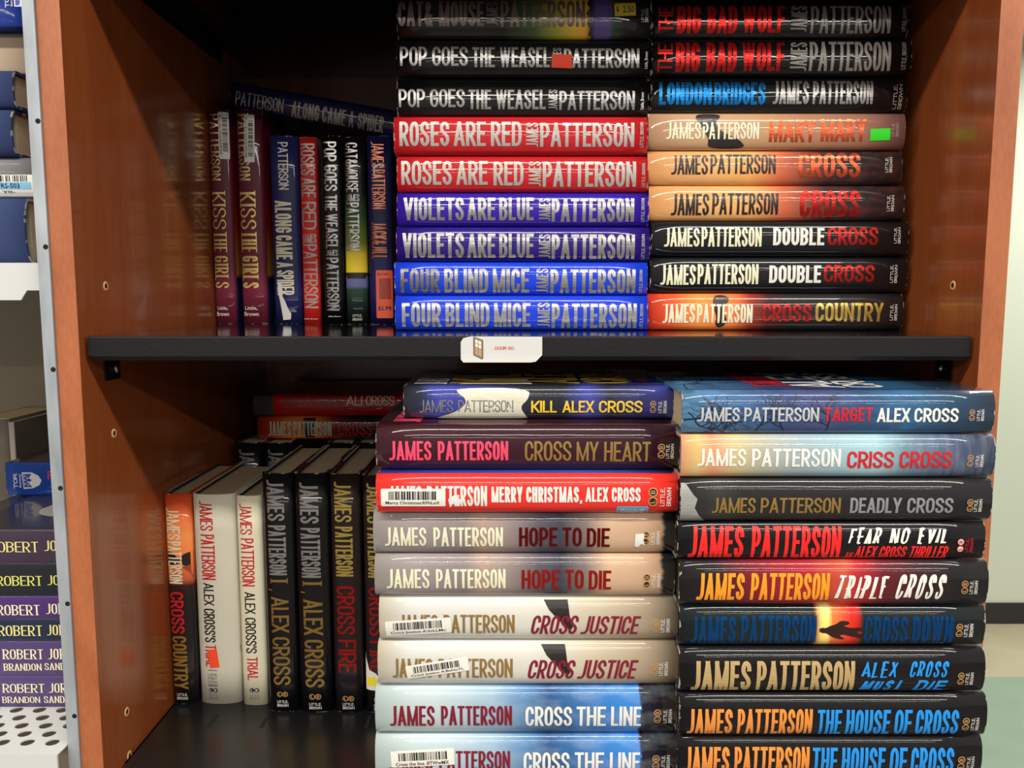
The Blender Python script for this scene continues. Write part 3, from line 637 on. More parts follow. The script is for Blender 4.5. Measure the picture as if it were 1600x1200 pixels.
# ------------------------------------------------------------------ upper shelf, left flat stack
G1 = 'hardcovers in the left flat stack on the upper shelf'
def pub(a0, a1, b0, b1, m=None): return R('LITTLE, BROWN', a0, a1, b0, b1, m or GREY, .16)
jag = [(918, -4), (921, 4), (917, 12), (922, 19), (916, 27), (921, 34), (917, 42), (922, 50), (918, 64), (926, 64), (926, -4)]
grid = []
for k in range(8): grid.append(POLY([(926 + k * 3.4, -4), (927 + k * 3.4, -4), (927 + k * 3.4, 64), (926 + k * 3.4, 64)], ink((60, 44, 100))))
STK1 = [
 (620, 1018, -3, 63, J_CAT, [POLY(jag, BLKI)] + grid + [T('CAT&', 622, 676, 8, 46, DBRN, .17), T('MOUSE', 686, 756, 8, 46, DBRN, .17), R('JAMES', 760, 778, 9, 45, DBRN, .16), T('PATTERSON', 782, 914, 7, 47, DBRN, .15), ST('price_sticker', 960, 993, 11, 31, YLS, 2, text=[('$', -.42, -.3, -.22, .24), ('2.50', -.1, .42, -.25, .25)], r=.0003, label='yellow price sticker reading $ 2.50'), R('LITTLE,', 1002, 1006, 20, 40, GREY, .14), R('BROWN', 1008, 1013, 20, 40, GREY, .14)],
  'dusky black and yellow hardcover with a yellow $ 2.50 sticker, top of its stack', dict(dy=-.002, zt=CAM_Z + .274)),
 (619, 1019, 63, 122, J_BLACK, [T('POP GOES', 625, 731, 76, 106, SIL, .17), T('THE WEASEL', 738, 859, 77, 108, SIL, .17), R('JAMES', 864, 877, 78, 107, SIL, .15), T('PATTERSON', 881, 999, 79, 109, SIL, .17), ST('price_sticker', 862, 894, 88, 109, ORS, -2, r=.0002, label='blank orange-red price sticker'), R('Little, Brown', 1007, 1013, 84, 110, WHT, style='p')],
  'black hardcover with silver lettering and an orange sticker over its author name', {}),
 (620, 1014, 122, 183.5, J_BLACK, [T('POP GOES', 623, 726, 141, 169, SIL, .17), T('THE WEASEL', 732, 853, 142, 172, SIL, .17), R('JAMES', 857, 871, 142, 173, SIL, .15), T('PATTERSON', 874, 992, 144, 173, SIL, .17), R('Little, Brown', 1001, 1007, 146, 172, WHT, style='p')],
  'black hardcover with silver lettering and no sticker, right above the red books', dict(dy=.002)),
 (615, 1012, 183.5, 243.5, J_RED, [T('ROSES', 624, 702, 193, 231, GREY, .17), T('ARE', 709, 759, 193, 231, GREY, .17), T('RED', 767, 815, 193, 231, GREY, .17), R('JAMES', 822, 841, 195, 232, GREY, .15), T('PATTERSON', 844, 991, 195, 232, GREY, .17), pub(1000, 1005.5, 194, 233)],
  'upper of the two red hardcovers with grey lettering in the flat stack', dict(dy=-.003)),
 (620, 1013, 243.5, 301.5, J_RED, [T('ROSES', 627, 706, 253, 290, GREY, .17), T('ARE', 713, 762, 253, 290, GREY, .17), T('RED', 771, 818, 254, 291, GREY, .17), R('JAMES', 826, 845, 254, 292, GREY, .15), T('PATTERSON', 848, 994, 254, 293, GREY, .17), pub(1003, 1008, 257, 293)],
  'lower of the two red hardcovers with grey lettering in the flat stack', {}),
 (620, 1014, 301.5, 354.5, J_VIO, [T('VIOLETS', 631, 725, 310, 345, SIL, .18), T('ARE', 730, 774, 310, 345, SIL, .18), T('BLUE', 780, 834, 310, 345, SIL, .18), R('JAMES', 842, 860, 311, 346, SIL, .16), T('PATTERSON', 862, 991, 311, 347, SIL, .18), pub(1002, 1007, 311, 347)],
  'upper and brighter of the two violet hardcovers with silver foil lettering', {}),
 (619, 1016, 354.5, 409, J_VIO2, [T('VIOLETS', 629, 725, 365, 403, SIL, .18), T('ARE', 730, 774, 366, 403, SIL, .18), T('BLUE', 780, 834, 366, 403, SIL, .18), R('JAMES', 842, 860, 367, 404, SIL, .16), T('PATTERSON', 862, 992, 367, 405, SIL, .18), pub(1002.5, 1007.5, 367, 405)],
  'lower and darker of the two violet hardcovers with silver foil lettering', dict(dy=-.001)),
 (616, 1012, 409, 461.5, J_BLUE, [T('FOUR', 626, 687, 420, 457, SILD, .18), T('BLIND', 694, 763, 420, 457, SIL, .18), T('MICE', 770, 827, 420, 457, SIL, .18), R('JAMES', 838, 857, 420, 458, SIL, .16), T('PATTERSON', 860, 993, 421, 458, SIL, .18), pub(999, 1004, 422, 458)],
  'upper of the two bright blue hardcovers with silver lettering', {}),
 (617, 1012, 461.5, 516, J_BLUE, [T('FOUR', 628, 689, 473, 510, SIL, .18), T('BLIND', 696, 765, 473, 510, SIL, .18), T('MICE', 772, 829, 473, 510, SIL, .18), R('JAMES', 840, 859, 473, 511, SIL, .16), T('PATTERSON', 862, 995, 474, 512, SIL, .18), pub(1000, 1005, 475, 512)],
  'lower of the two bright blue hardcovers, lying directly on the black shelf', dict(dy=-.002)),
]
stack(STK1, .776, Z_UP, G1)
# ------------------------------------------------------------------ upper shelf, right flat stack
G2 = 'hardcovers in the right flat stack on the upper shelf'
def LT(a0, a1, b0, b1, m=None): return LB(a0, a1, b0, b1, m or GREY, None)
REDW = foil((214, 34, 30))
sil_mary = [(1084, 180), (1124, 180), (1126, 186), (1116, 194), (1124, 206), (1140, 214), (1158, 222), (1168, 234), (1106, 234), (1108, 220), (1100, 208), (1092, 196)]
sil_cty = [(1114, 461), (1136, 461), (1140, 470), (1130, 478), (1132, 490), (1137, 500), (1133, 508), (1126, 512), (1118, 508), (1120, 494), (1114, 480)]
STK2 = [
 (1019, 1420, 6, 63, J_BLACK, [R('THE', 1029, 1052, 14, 54, REDW, .16), T('BIG BAD', 1058, 1152, 12, 55, REDW, .17), T('WOLF', 1160, 1227, 12, 54, REDW, .17), R('JAMES', 1236, 1261, 12, 53, LGREY, .13), T('PATTERSON', 1267, 1392, 12, 55, LGREY, .13), R('LITTLE, BROWN', 1410, 1416, 14, 52, LGREY, .14)],
  'black hardcover with red and dim grey lettering, top of the upper right stack', {}),
 (1019, 1425, 63, 121.5, J_BLACK, [R('THE', 1028, 1051, 72, 116, REDW, .16), T('BIG BAD', 1056, 1151, 70, 115, REDW, .17), T('WOLF', 1159, 1226, 70, 114, REDW, .17), R('JAMES', 1235, 1261, 70, 114, GREY, .13), T('PATTERSON', 1265, 1392, 69, 114, GREY, .13), R('LITTLE, BROWN', 1409, 1416, 70, 112, GREY, .14)],
  'black hardcover with red and light grey lettering, second from the top of the right stack', dict(dy=-.002)),
 (1017, 1418, 121.5, 178, J_BLACK, [T('LONDON', 1030, 1112, 131, 166, BLUF, .19), T('BRIDGES', 1116, 1196, 131, 166, BLUF, .2), T('JAMES', 1208, 1264, 129, 165, SIL, .16), T('PATTERSON', 1270, 1364, 129, 165, SIL, .16), LT(1396, 1410, 134, 172)],
  'black hardcover with bright blue and silver lettering', {}),
 (1013, 1415, 178, 236, J_MARY, [POLY(soft(sil_mary), ink((46, 38, 40))), T('JAMES', 1041, 1095, 194, 220, CRM, .15), T('PATTERSON', 1098, 1186, 194, 220, CRM, .15), T('MARY', 1202, 1274, 190, 224, COPF, .18), T('MARY', 1283, 1353, 189, 223, COPF, .18), ST('price_sticker', 1360, 1391, 204, 222, GRN, 2, r=.0002, label='bright green blank price sticker'), LT(1393, 1404, 195, 216)],
  'tan hardcover with copper lettering and a bright green sticker', dict(dy=-.002)),
 (1012, 1410, 236, 290, J_CROSS, [T('JAMES', 1049, 1106, 244, 274, BLKI, .14), T('PATTERSON', 1110, 1212, 243, 273, BLKI, .14), T('CROSS', 1247, 1344, 240, 279, COPF, .2), LT(1383, 1394, 247, 271, WHT)],
  'upper of the two orange-to-black hardcovers, right under the tan book', {}),
 (1014, 1414, 290, 346, J_CROSS, [T('JAMES', 1049, 1108, 304, 337, BLKI, .14), T('PATTERSON', 1113, 1216, 303, 336, BLKI, .14), T('CROSS', 1250, 1344, 299, 340, REDF, .2), LT(1386, 1397, 306, 331, WHT)],
  'lower of the two orange-to-black hardcovers, under its twin', {}),
 (1018, 1420, 346, 401, J_BLK2, [T('JAMES', 1038, 1093, 357, 386, CRM, .15), T('PATTERSON', 1096, 1190, 356, 386, CRM, .15), T('DOUBLE', 1208, 1288, 357, 384, WHT, .22), T('CROSS', 1293, 1372, 356, 384, REDF, .2), LT(1397, 1407, 356, 381, WHT)],
  'upper black hardcover with white and red lettering in the right stack', dict(dy=-.002)),
 (1016, 1418, 401, 458, J_BLK2, [T('JAMES', 1032, 1087, 414, 445, CRM, .15), T('PATTERSON', 1090, 1185, 413, 444, CRM, .15), T('DOUBLE', 1202, 1283, 415, 442, WHT, .22), T('CROSS', 1287, 1366, 414, 441, REDF, .2), LT(1391, 1402, 414, 442, WHT)],
  'lower black hardcover with white and red lettering in the right stack', {}),
 (1012, 1412, 458, 516, J_COUNTRY, [POLY(soft(sil_cty), ink((40, 22, 20))), T('JAMES', 1036, 1086, 475, 504, CRM, .15), T('PATTERSON', 1089, 1176, 475, 504, CRM, .15), T('CROSS', 1191, 1268, 475, 502, REDF, .2), T('COUNTRY', 1274, 1380, 473, 502, GLD2, .19), LT(1391, 1402, 475, 500, WHT)],
  'red and orange hardcover with gold lettering at the bottom of the right stack', {}),
]
stack(STK2, .776, Z_UP, G2)
# ------------------------------------------------------------------ upper shelf, upright books
G3 = 'hardcovers standing upright on the upper shelf'
KGOLD = ink((232, 204, 124), .4)
def kiss(dx, lab, st):
    return [T('PATTERSON', 178, 280, .1, .52, PALEG, .16, style='s'), T('KISS', 298, 356, .08, .68, KGOLD, .15, style='s'), T('THE', 360, 392, .08, .68, KGOLD, .15, style='s'), T('GIRLS', 398, 449, .08, .7, KGOLD, .15, style='s'), R('Little,', 478, 484.5, .14, .62, WHT, style='p'), R('Brown', 487, 493.5, .1, .66, WHT, style='p'), st]
upright(336, 370, 171, 506, Z_UP, J_KISS, kiss(0, '', ST('barcode_label', 175, 247, .5, .93, WHITE_ST, 0, bars=1, caption='Kiss the Girls:RA4HSZ', label='white barcode label')), 'maroon upright hardcover with gold lettering, leftmost on the upper shelf', G3)
upright(378, 418.5, 171, 506, Z_UP, J_KISS, kiss(0, '', ST('barcode_label', 179, 252, .34, .72, WHITE_ST, -1.5, bars=1, caption='Kiss the Girls:AGPN4E', label='white barcode label')), 'maroon upright hardcover with gold lettering, second from the left on the upper shelf', G3)
torn = [(440, .17), (440, .3), (452, .34), (462, .33), (470, .42), (480, .5), (490, .62), (499, .6), (500, .34), (480, .28), (460, .2)]
upright(428, 472.5, 212, 506, Z_UP, J_NAVY, [T('PATTERSON', 222, 295, .32, .66, WHT, .15), T('ALONG', 312, 362, .15, .72, CRM, .2), T('CAME', 366, 404, .15, .72, CRM, .2), T('A', 408, 417, .15, .72, CRM, .2), T('SPIDER', 421, 460, .15, .74, CRM, .24), POLY(torn, TORN, .0004), R('Little,', 482, 488, .55, .8, GREY, style='p')], 'navy upright hardcover with a white torn scrape near its foot', G3)
upright(474, 502, 214, 506, Z_UP, J_ROSE, [T('ROSES', 224, 273, .1, .86, GREY, .15), T('ARE', 277, 307, .1, .86, GREY, .15), T('RED', 314, 357, .1, .86, GREY, .15), R('JAMES', 364, 378, .06, .84, GREY, .13), T('PATTERSON', 380, 481, .1, .86, GREY, .15), R('Little, Brown', 497, 499.5, .05, .8, WHT, style='p')], 'red upright hardcover with grey lettering between a navy and a black book', G3)
upright(507.5, 539, 212, 507, Z_UP, J_BLACK, [T('POP GOES', 221, 297, .14, .76, SIL, .17), T('THE WEASEL', 303, 387, .14, .74, SIL, .17), R('JAMES', 389, 398, .12, .72, SIL, .13), T('PATTERSON', 401, 485, .14, .74, SIL, .17), R('Little, Brown', 493, 495.5, .2, .8, WHT, style='p')], 'black upright hardcover with silver lettering between a red and a green-yellow book', G3)
upright(541, 575.5, 214, 507, Z_UP, J_CAT2, [T('CAT&MOUSE', 223, 299, .12, .66, SIL, .14), R('JAMES', 302, 313, .1, .7, SIL, .12), T('PATTERSON', 315, 390, .1, .68, SIL, .14), POLY([(428, 0), (426, .15), (429, .3), (425, .45), (428, .6), (425, .8), (428, 1), (434, 1), (434, 0)], BLKI), R('LITTLE,', 491, 495, .3, .72, WHT, .14), R('BROWN', 497, 501, .3, .72, WHT, .14)], 'worn upright hardcover with a green and yellow dusk band', G3)
upright(577, 616.5, 212, 507, Z_UP, J_NAVY2, [T('JAMES', 221, 261, .2, .68, COP, .12), T('PATTERSON', 264, 325, .2, .72, COP, .12), T('JACK&JILL', 345, 403, .16, .74, COP, .15), ST('price_sticker', 421, 497, .3, .93, SALM, 0, label='orange-red thrift price sticker', r=.0015, tcol=mat('print_on_salmon', (120, 40, 32), .6)), R('$2.99', 478, 485, .36, .86, BLKI, style='p', off=.0008), R('BOOKS', 425, 429, .36, .8, ink((140, 50, 40)), style='p', off=.0008)] + [POLY([(434 + k * 2.2, .42), (435.2 + k * 2.2, .42), (435.2 + k * 2.2, .86), (434 + k * 2.2, .86)], ink((120, 46, 38)), .0008) for k in range(15)], 'navy upright hardcover with copper lettering and an orange $2.99 sticker', G3)
# tilted book lying across the tops
Yt = .985
Xa, Za = px(356, 160, Yt); Xb, Zb = px(612, 205, Yt); ang = math.atan2(Za - Zb, Xb - Xa)
Lt = .243
Xk = px(424, 400, .955)[0]; ztop = px(380, 171, .955)[1] + math.tan(ang) * (Xk - Xa) + .0012
r = empty('hardcover_book', (Xa, Yt, ztop), (0, ang, 0)); tag(r, 'navy hardcover lying tilted across the tops of the upright books', 'book', 'hardcovers laid on top of the upright books')
B = Book(Lt, .15, .0295, J_NAVY3)
def Ft(a0, a1, b0, b1): return a0 * Lt, a1 * Lt, b0 * B.T, b1 * B.T
T('PATTERSON', .03, .265, .12, .64, GREY, .13)(B, Ft); T('ALONG', .305, .44, .04, .64, GREY, .17)(B, Ft); T('CAME', .455, .57, .04, .64, GREY, .17)(B, Ft); T('A', .585, .61, .04, .64, GREY, .17)(B, Ft); T('SPIDER', .63, .755, .04, .64, GREY, .17)(B, Ft)
B.build(r)
# ------------------------------------------------------------------ lower shelf, left flat stack
G4 = 'hardcovers in the left flat stack on the lower shelf'
ORING = ink((196, 150, 90)); BLKD = ink((26, 24, 24))
def LBX(c0, c1, a0, a1, b0, b1, m=WHT, ring=ORING, disc=None, letter=None): return LB(a0, a1, b0, b1, m, ring, c0, c1, letter, disc)
star = [(712, 600), (828, 600), (826, 620), (812, 634), (822, 652), (826, 657), (678, 657), (690, 652), (712, 644), (728, 630), (727, 618), (716, 610)]
tri = [(846, 928), (886, 928), (888, 940), (890, 956), (895, 974), (892, 980), (876, 966), (858, 948)]
def sh(p, du, dv): return [(a + du, b + dv) for a, b in p]
BLK_J = ink((34, 28, 28))
STK3 = [
 (630, 1053, 596, 658, J_KILL, [POLY(soft(star), ink((206, 202, 184))), T('JAMES', 655, 708, 622, 645, SIL, .12), T('PATTERSON', 716, 802, 622, 644, SIL, .12), T('KILL', 830, 870, 623, 645, YEL, .2), T('ALEX', 879, 928, 623, 645, YEL, .2), T('CROSS', 936, 1004, 623, 645, YEL, .2), LBX(1015, 1026, 1029, 1042, 623, 646),
   TOPP([(.2, 0), (.48, 0), (.46, .25), (.5, .45), (.3, .4), (.25, .15)], ink((206, 202, 184))), TOP('JAMES PATTERSON', .03, .155, .0, .98, WHT, .12), TOP('KILL', .165, .44, .05, .95, YEL, .22), TOP('ALEX', .455, .66, .05, .95, YEL, .22), TOP('CROSS', .675, .86, .05, .95, YEL, .2), TOP('A NOVEL', .9, .93, .1, .5, REDI, .2)],
  'blue-black hardcover with yellow lettering on top of the lower left stack, under the paper label', dict(dy=.033, zt=None)),
 (587, 1062, 658, 735, J_HEART, [T('JAMES', 608, 674, 688, 718, PINK, .17), T('PATTERSON', 684, 794, 688, 718, PINK, .17), T('CROSS', 820, 893, 688, 719, GOLDI, .15), T('MY', 901, 935, 689, 719, GOLDI, .15), T('HEART', 944, 1017, 689, 720, GOLDI, .15), LBX(1028, 1039, 1041, 1053, 692, 715), TOP('JAMES PATTERSON', .045, .14, 0.0, .98, PINK, .2)],
  'plum hardcover with pink and gold lettering in the lower left stack', dict(dy=.004)),
 (587, 1060, 735, 795, J_MERRY, [T('JAMES', 607, 659, 752, 782, WHT, .15), T('PATTERSON', 667, 761, 752, 783, WHT, .15), T('MERRY CHRISTMAS,', 768, 910, 753, 777, WHT, .2), T('ALEX CROSS', 915, 1001, 754, 776, WHT, .2), ST('barcode_label', 595, 696, 756, 783, WHITE_ST, 0, bars=1, caption='Merry Christmas:RPhLxX', label='white barcode label'), POLY([(700, 772), (712, 764), (722, 776), (716, 782), (708, 779), (703, 785)], TORN, .0004), ST('price_sticker', 964, 1014, 783, 796, BLS, 0, text=[('Goodwill', -.36, .36, -.42, .2)], tcol=WHT, label='small blue thrift store sticker'), LBX(1014, 1027, 1032, 1049, 754, 783, disc=BLKD)],
  'scarlet hardcover with white lettering and a barcode label in the lower left stack', dict(dy=-.009)),
 (583, 1057, 795, 863, J_HOPE, [T('JAMES', 601, 666, 820, 849, CRM, .16), T('PATTERSON', 677, 786, 820, 850, CRM, .16), T('HOPE', 811, 871, 820, 850, DRED, .19), T('TO', 879, 909, 820, 850, DRED, .19), T('DIE', 917, 953, 821, 851, DRED, .19), LBX(1005, 1014, 1018, 1031, 826, 847, disc=BLKD), POLY([(993, 830), (1007, 829), (1006, 840), (1008, 848), (1002, 846), (998, 851), (992, 850)], TORN, .0004)],
  'upper misty grey hardcover with a torn white scrap beside its emblem', {}),
 (585, 1055, 863, 928.5, J_HOPE, [T('JAMES', 604, 671, 884, 914, CRM, .16), T('PATTERSON', 681, 790, 884, 914, CRM, .16), T('HOPE', 815, 875, 885, 915, REDF, .19), T('TO', 883, 912, 885, 915, REDF, .19), T('DIE', 920, 955, 886, 916, REDF, .19), LBX(1006, 1016, 1019, 1032, 891, 913, disc=BLKD)],
  'lower misty grey hardcover with shiny red title, just above the white books', dict(dy=-.001)),
 (592, 1060, 928.5, 998, J_JUST, [POLY(tri, BLK_J), T('JAMES', 623, 684, 955, 984, GOLDI, .15), T('PATTERSON', 693, 804, 955, 984, GOLDI, .15), T('CROSS', 828, 906, 956, 986, MAR, .17, sh=.2), T('JUSTICE', 907, 1002, 957, 986, MAR, .17, sh=.2), ST('barcode_label', 602, 705, 962, 986, WHITE_ST, 4, bars=1, caption='Cross Justice A:6vLLMu', label='white barcode label'), LBX(1020, 1030, 1033, 1047, 961, 983)],
  'upper white hardcover with gold and maroon lettering and a slightly tilted barcode label', {}),
 (590, 1060, 998, 1068, J_JUST, [POLY(sh(tri, -4, 70), BLK_J), T('JAMES', 613, 676, 1023, 1053, GOLDI, .15), T('PATTERSON', 685, 801, 1023, 1053, GOLDI, .15), T('CROSS', 823, 901, 1025, 1055, MAR, .17, sh=.2), T('JUSTICE', 902, 998, 1025, 1055, MAR, .17, sh=.2), ST('barcode_label', 634, 733, 1027, 1048, WHITE_ST, 9, bars=1, caption='Cross Justice A:BvNuTL', label='white barcode label'), LBX(1017, 1027, 1030, 1044, 1028, 1050)],
  'lower white hardcover with gold and maroon lettering and a strongly tilted barcode label', {}),
 (586, 1058, 1068, 1144, J_LINE, [T('JAMES', 609, 679, 1096, 1128, MAR, .16), T('PATTERSON', 689, 800, 1096, 1127, MAR, .16), T('CROSS', 821, 894, 1097, 1128, WHT, .17), T('THE', 901, 947, 1097, 1128, WHT, .17), T('LINE', 955, 1002, 1097, 1128, WHT, .17), LBX(1022, 1033, 1037, 1050, 1101, 1123)],
  'pale-to-blue hardcover with maroon and white lettering and no label', {}),
 (586, 1058, 1144, 1214, J_LINE, [T('JAMES', 607, 676, 1166, 1195, MAR, .16), T('PATTERSON', 686, 797, 1166, 1195, MAR, .16), T('CROSS', 818, 890, 1168, 1198, WHT, .17), T('THE', 898, 944, 1168, 1198, WHT, .17), T('LINE', 953, 1000, 1168, 1198, WHT, .17), ST('barcode_label', 611, 710, 1164, 1189, WHITE_ST, 3, bars=1, caption='Cross the line :8TWwMX', label='white barcode label'), LBX(1020, 1030, 1034, 1047, 1172, 1194)],
  'pale-to-blue hardcover with a barcode label at the bottom edge of the picture', {}),
 (588, 1056, 1214, 1271, J_BLACK, [], 'plain black hardcover at the very bottom of the lower left stack', {}),
]
r0 = list(STK3[0]); zk = px(800, 601, .63 + .04)[1]; r0[7] = dict(dy=.033, zt=zk); STK3[0] = tuple(r0)
STK3[1] = STK3[1][:2] + (663.5,) + STK3[1][3:]
stack(STK3, .627, Z_LOW, G4)
# ------------------------------------------------------------------ lower shelf, right flat stack
G5 = 'hardcovers in the right flat stack on the lower shelf'
rnd = random.Random(3); BR = ink((26, 34, 48))
def branches():
    out = []
    def grow(x, y, a, l, wd, d):
        if d == 0: return
        pts = [(x, y)]
        for _ in range(4): a += rnd.uniform(-.4, .4); x += l * math.cos(a); y += l * math.sin(a) * .8; pts.append((x, y))
        out.append((pts, wd))
        for k in range(2): grow(x, y, a + rnd.uniform(-.9, .9), l * .75, wd * .65, d - 1)
        p = pts[2]; grow(p[0], p[1], a + rnd.choice((-1, 1)) * rnd.uniform(.5, 1.1), l * .7, wd * .5, d - 1)
    for x, y, a in ((1068, 652, .1), (1072, 676, -.5), (1075, 640, .6), (1130, 677, -1.0), (1180, 676, -.9), (1230, 677, -2.2), (1290, 676, -1.2), (1100, 618, .8)): grow(x, y, a, 9, 2.4, 4)
    return out
BRN = branches()
def draw_branches(B, F):
    for pts, wd in BRN:
        pp = [(F(a, a, b, b)[0], F(a, a, b, b)[2]) for a, b in pts if 1067 < a < 1420 and 609 < b < 677]
        if len(pp) > 1: B.draw(stroke(pp, wd * .00046, wd * .00046), BR, .0002)
    rn = random.Random(5); d = B.D - B.b - .019
    for k in range(34):
        x, y = rn.uniform(.01, .5) * B.L, rn.uniform(0, .7) * d; a = rn.uniform(0, 6.3); pts = [(y, x)]
        for _ in range(6): a += rn.uniform(-.6, .6); y += .006 * math.cos(a); x += .007 * math.sin(a); pts.append((min(max(y, 0), d), max(x, .003)))
        B.top(stroke(pts, .0009, .0009), BR, .00012)
man = [(1290, 978), (1298, 974), (1306, 972), (1314, 966), (1328, 968), (1326, 973), (1316, 974), (1330, 978), (1350, 976), (1352, 982), (1336, 984), (1352, 990), (1350, 996), (1334, 992), (1318, 988), (1312, 990), (1322, 995), (1318, 997), (1302, 993), (1292, 986), (1287, 986), (1281, 984), (1280, 979), (1285, 977)]
dead = [(1064, 752), (1071, 752), (1084, 770), (1090, 776), (1086, 790), (1094, 803), (1104, 812), (1064, 812)]
STK4 = [
 (1066, 1555, 605, 677, J_TARGET, [draw_branches, T('JAMES', 1090, 1156, 632, 655, SIL2, .19), T('PATTERSON', 1163, 1280, 632, 655, SIL2, .19), T('TARGET', 1288, 1364, 632, 655, REDI, .2), T('ALEX', 1371, 1422, 633, 656, WHT, .21), T('CROSS', 1429, 1498, 633, 656, WHT, .21), LBX(1514, 1524, 1527, 1538, 635, 654), TOP('TARGET', .27, .4, .1, .9, REDI, .2), TOP('ALEX', .4, .56, .05, .95, WHT, .2), TOP('CROSS', .57, .7, .05, .95, WHT, .2)],
  'blue hardcover with bare branches on its jacket, top of the lower right stack', dict(zt=None)),
 (1065, 1556, 677, 744, J_CRISS, [T('JAMES', 1090, 1166, 698, 725, WHT, .19), T('PATTERSON', 1175, 1314, 698, 726, WHT, .19), T('CRISS', 1324, 1397, 702, 728, REDI, .2), T('CROSS', 1406, 1488, 702, 728, REDI, .2), LBX(1512, 1521, 1525, 1537, 707, 726)],
  'pale blurred-streak hardcover with white and red lettering in the right stack', dict(dy=-.001)),
 (1063, 1551, 744, 813, J_DEADLY, [POLY(dead, ink((150, 150, 146))), T('JAMES', 1113, 1181, 774, 798, GOLDI, .18), T('PATTERSON', 1189, 1314, 774, 798, GOLDI, .18), T('DEADLY', 1329, 1409, 774, 798, ink((150, 150, 152), .3), .2), T('CROSS', 1418, 1490, 774, 798, ink((150, 150, 152), .3), .2), LBX(1512, 1521, 1523, 1535, 776, 796)],
  'charcoal hardcover with muted gold and silver lettering in the lower right stack', {}),
 (1059, 1540, 813, 873, J_FEAR, [T('JAMES', 1076, 1163, 820, 869, REDB, .2, sh=.03), T('PATTERSON', 1174, 1315, 820, 869, REDB, .2, sh=.03), T('FEAR', 1324, 1380, 822, 847, WHT, .18, style='b', sh=.25), T('NO', 1388, 1424, 822, 847, WHT, .18, style='b', sh=.25), T('EVIL', 1432, 1484, 822, 847, WHT, .18, style='b', sh=.25), T('AN', 1322, 1335, 860, 870, REDB, .2, sh=.15), T('ALEX CROSS', 1337, 1419, 850, 869, REDB, .18, sh=.15), T('THRILLER', 1422, 1484, 850, 870, REDB, .18, sh=.15), LBX(1496, 1507, 1509, 1521, 838, 860, REDI, REDI, ink((220, 200, 196)), BLKI)],
  'black hardcover with big red lettering and white brush lettering', dict(dy=.002)),
 (1062, 1545, 873, 944, J_TRIPLE, [T('JAMES', 1089, 1164, 891, 933, ORG, .19, sh=.03), T('PATTERSON', 1173, 1297, 891, 933, ORG, .19, sh=.03), T('TRIPLE', 1303, 1392, 894, 932, WHT, .15, style='b', sh=.22), T('CROSS', 1398, 1481, 892, 933, WHT, .16, style='b', sh=.22), LBX(1502, 1514, 1516, 1528, 902, 923)],
  'red and black hardcover with orange lettering and white brush lettering', {}),
 (1062, 1540, 944, 1009, J_DOWN, [POLY(soft(man, 1), ink((44, 22, 20))), T('JAMES', 1080, 1150, 960, 1002, DBLU, .19), T('PATTERSON', 1158, 1276, 959, 1001, DBLU, .19), T('CROSS', 1351, 1419, 960, 1002, DBLU, .19), T('DOWN', 1426, 1490, 960, 1002, DBLU, .19), LBX(1494, 1505, 1507, 1521, 971, 992)],
  'black hardcover with dark blue lettering and a sunset band with a walking figure', dict(dy=.003)),
 (1062, 1540, 1009, 1079, J_MUST, [T('JAMES', 1081, 1174, 1027, 1074, ink((206, 176, 120), .35), .17), T('PATTERSON', 1183, 1336, 1027, 1074, ink((206, 176, 120), .35), .17), T('ALEX', 1345, 1406, 1027, 1052, BLUI, .15, style='b', sh=.2), T('CROSS', 1420, 1484, 1027, 1052, BLUI, .15, style='b', sh=.2), T('MUST', 1345, 1416, 1056, 1075, BLUI, .27, style='b', sh=.4), T('DIE', 1430, 1484, 1056, 1075, BLUI, .27, style='b', sh=.4), LBX(1497, 1508, 1510, 1522, 1044, 1064)],
  'black hardcover with gold lettering and light blue brush lettering', {}),
 (1062, 1543, 1079, 1146, J_HOUSE, [T('JAMES', 1075, 1145, 1100, 1140, ORG2, .17), T('PATTERSON', 1153, 1270, 1100, 1140, ORG2, .17), T('THE', 1278, 1316, 1101, 1141, BLUI, .19), T('HOUSE', 1323, 1392, 1101, 1141, BLUI, .19), T('OF', 1399, 1426, 1101, 1141, BLUI, .19), T('CROSS', 1432, 1499, 1101, 1141, BLUI, .19), LBX(1505, 1516, 1519, 1531, 1113, 1134)],
  'upper of the two black hardcovers with orange and blue lettering in the right stack', dict(dy=-.001)),
 (1058, 1535, 1146, 1210, J_HOUSE, [T('JAMES', 1070, 1140, 1162, 1203, ORG2, .17), T('PATTERSON', 1148, 1265, 1162, 1203, ORG2, .17), T('THE', 1270, 1309, 1163, 1204, BLUI, .19), T('HOUSE', 1316, 1384, 1163, 1204, BLUI, .19), T('OF', 1391, 1418, 1163, 1204, BLUI, .19), T('CROSS', 1424, 1491, 1163, 1204, BLUI, .19), LBX(1497, 1509, 1512, 1523, 1176, 1198)],
  'lower of two black hardcovers with orange and blue lettering, at the picture bottom', dict(dy=.002)),
 (1060, 1540, 1210, 1275, J_BLACK, [], 'plain black hardcover at the very bottom of the lower right stack', {}),
]
r0 = list(STK4[0]); r0[7] = dict(zt=px(800, 609, .618)[1]); STK4[0] = tuple(r0)
stack(STK4, .611, Z_LOW, G5)
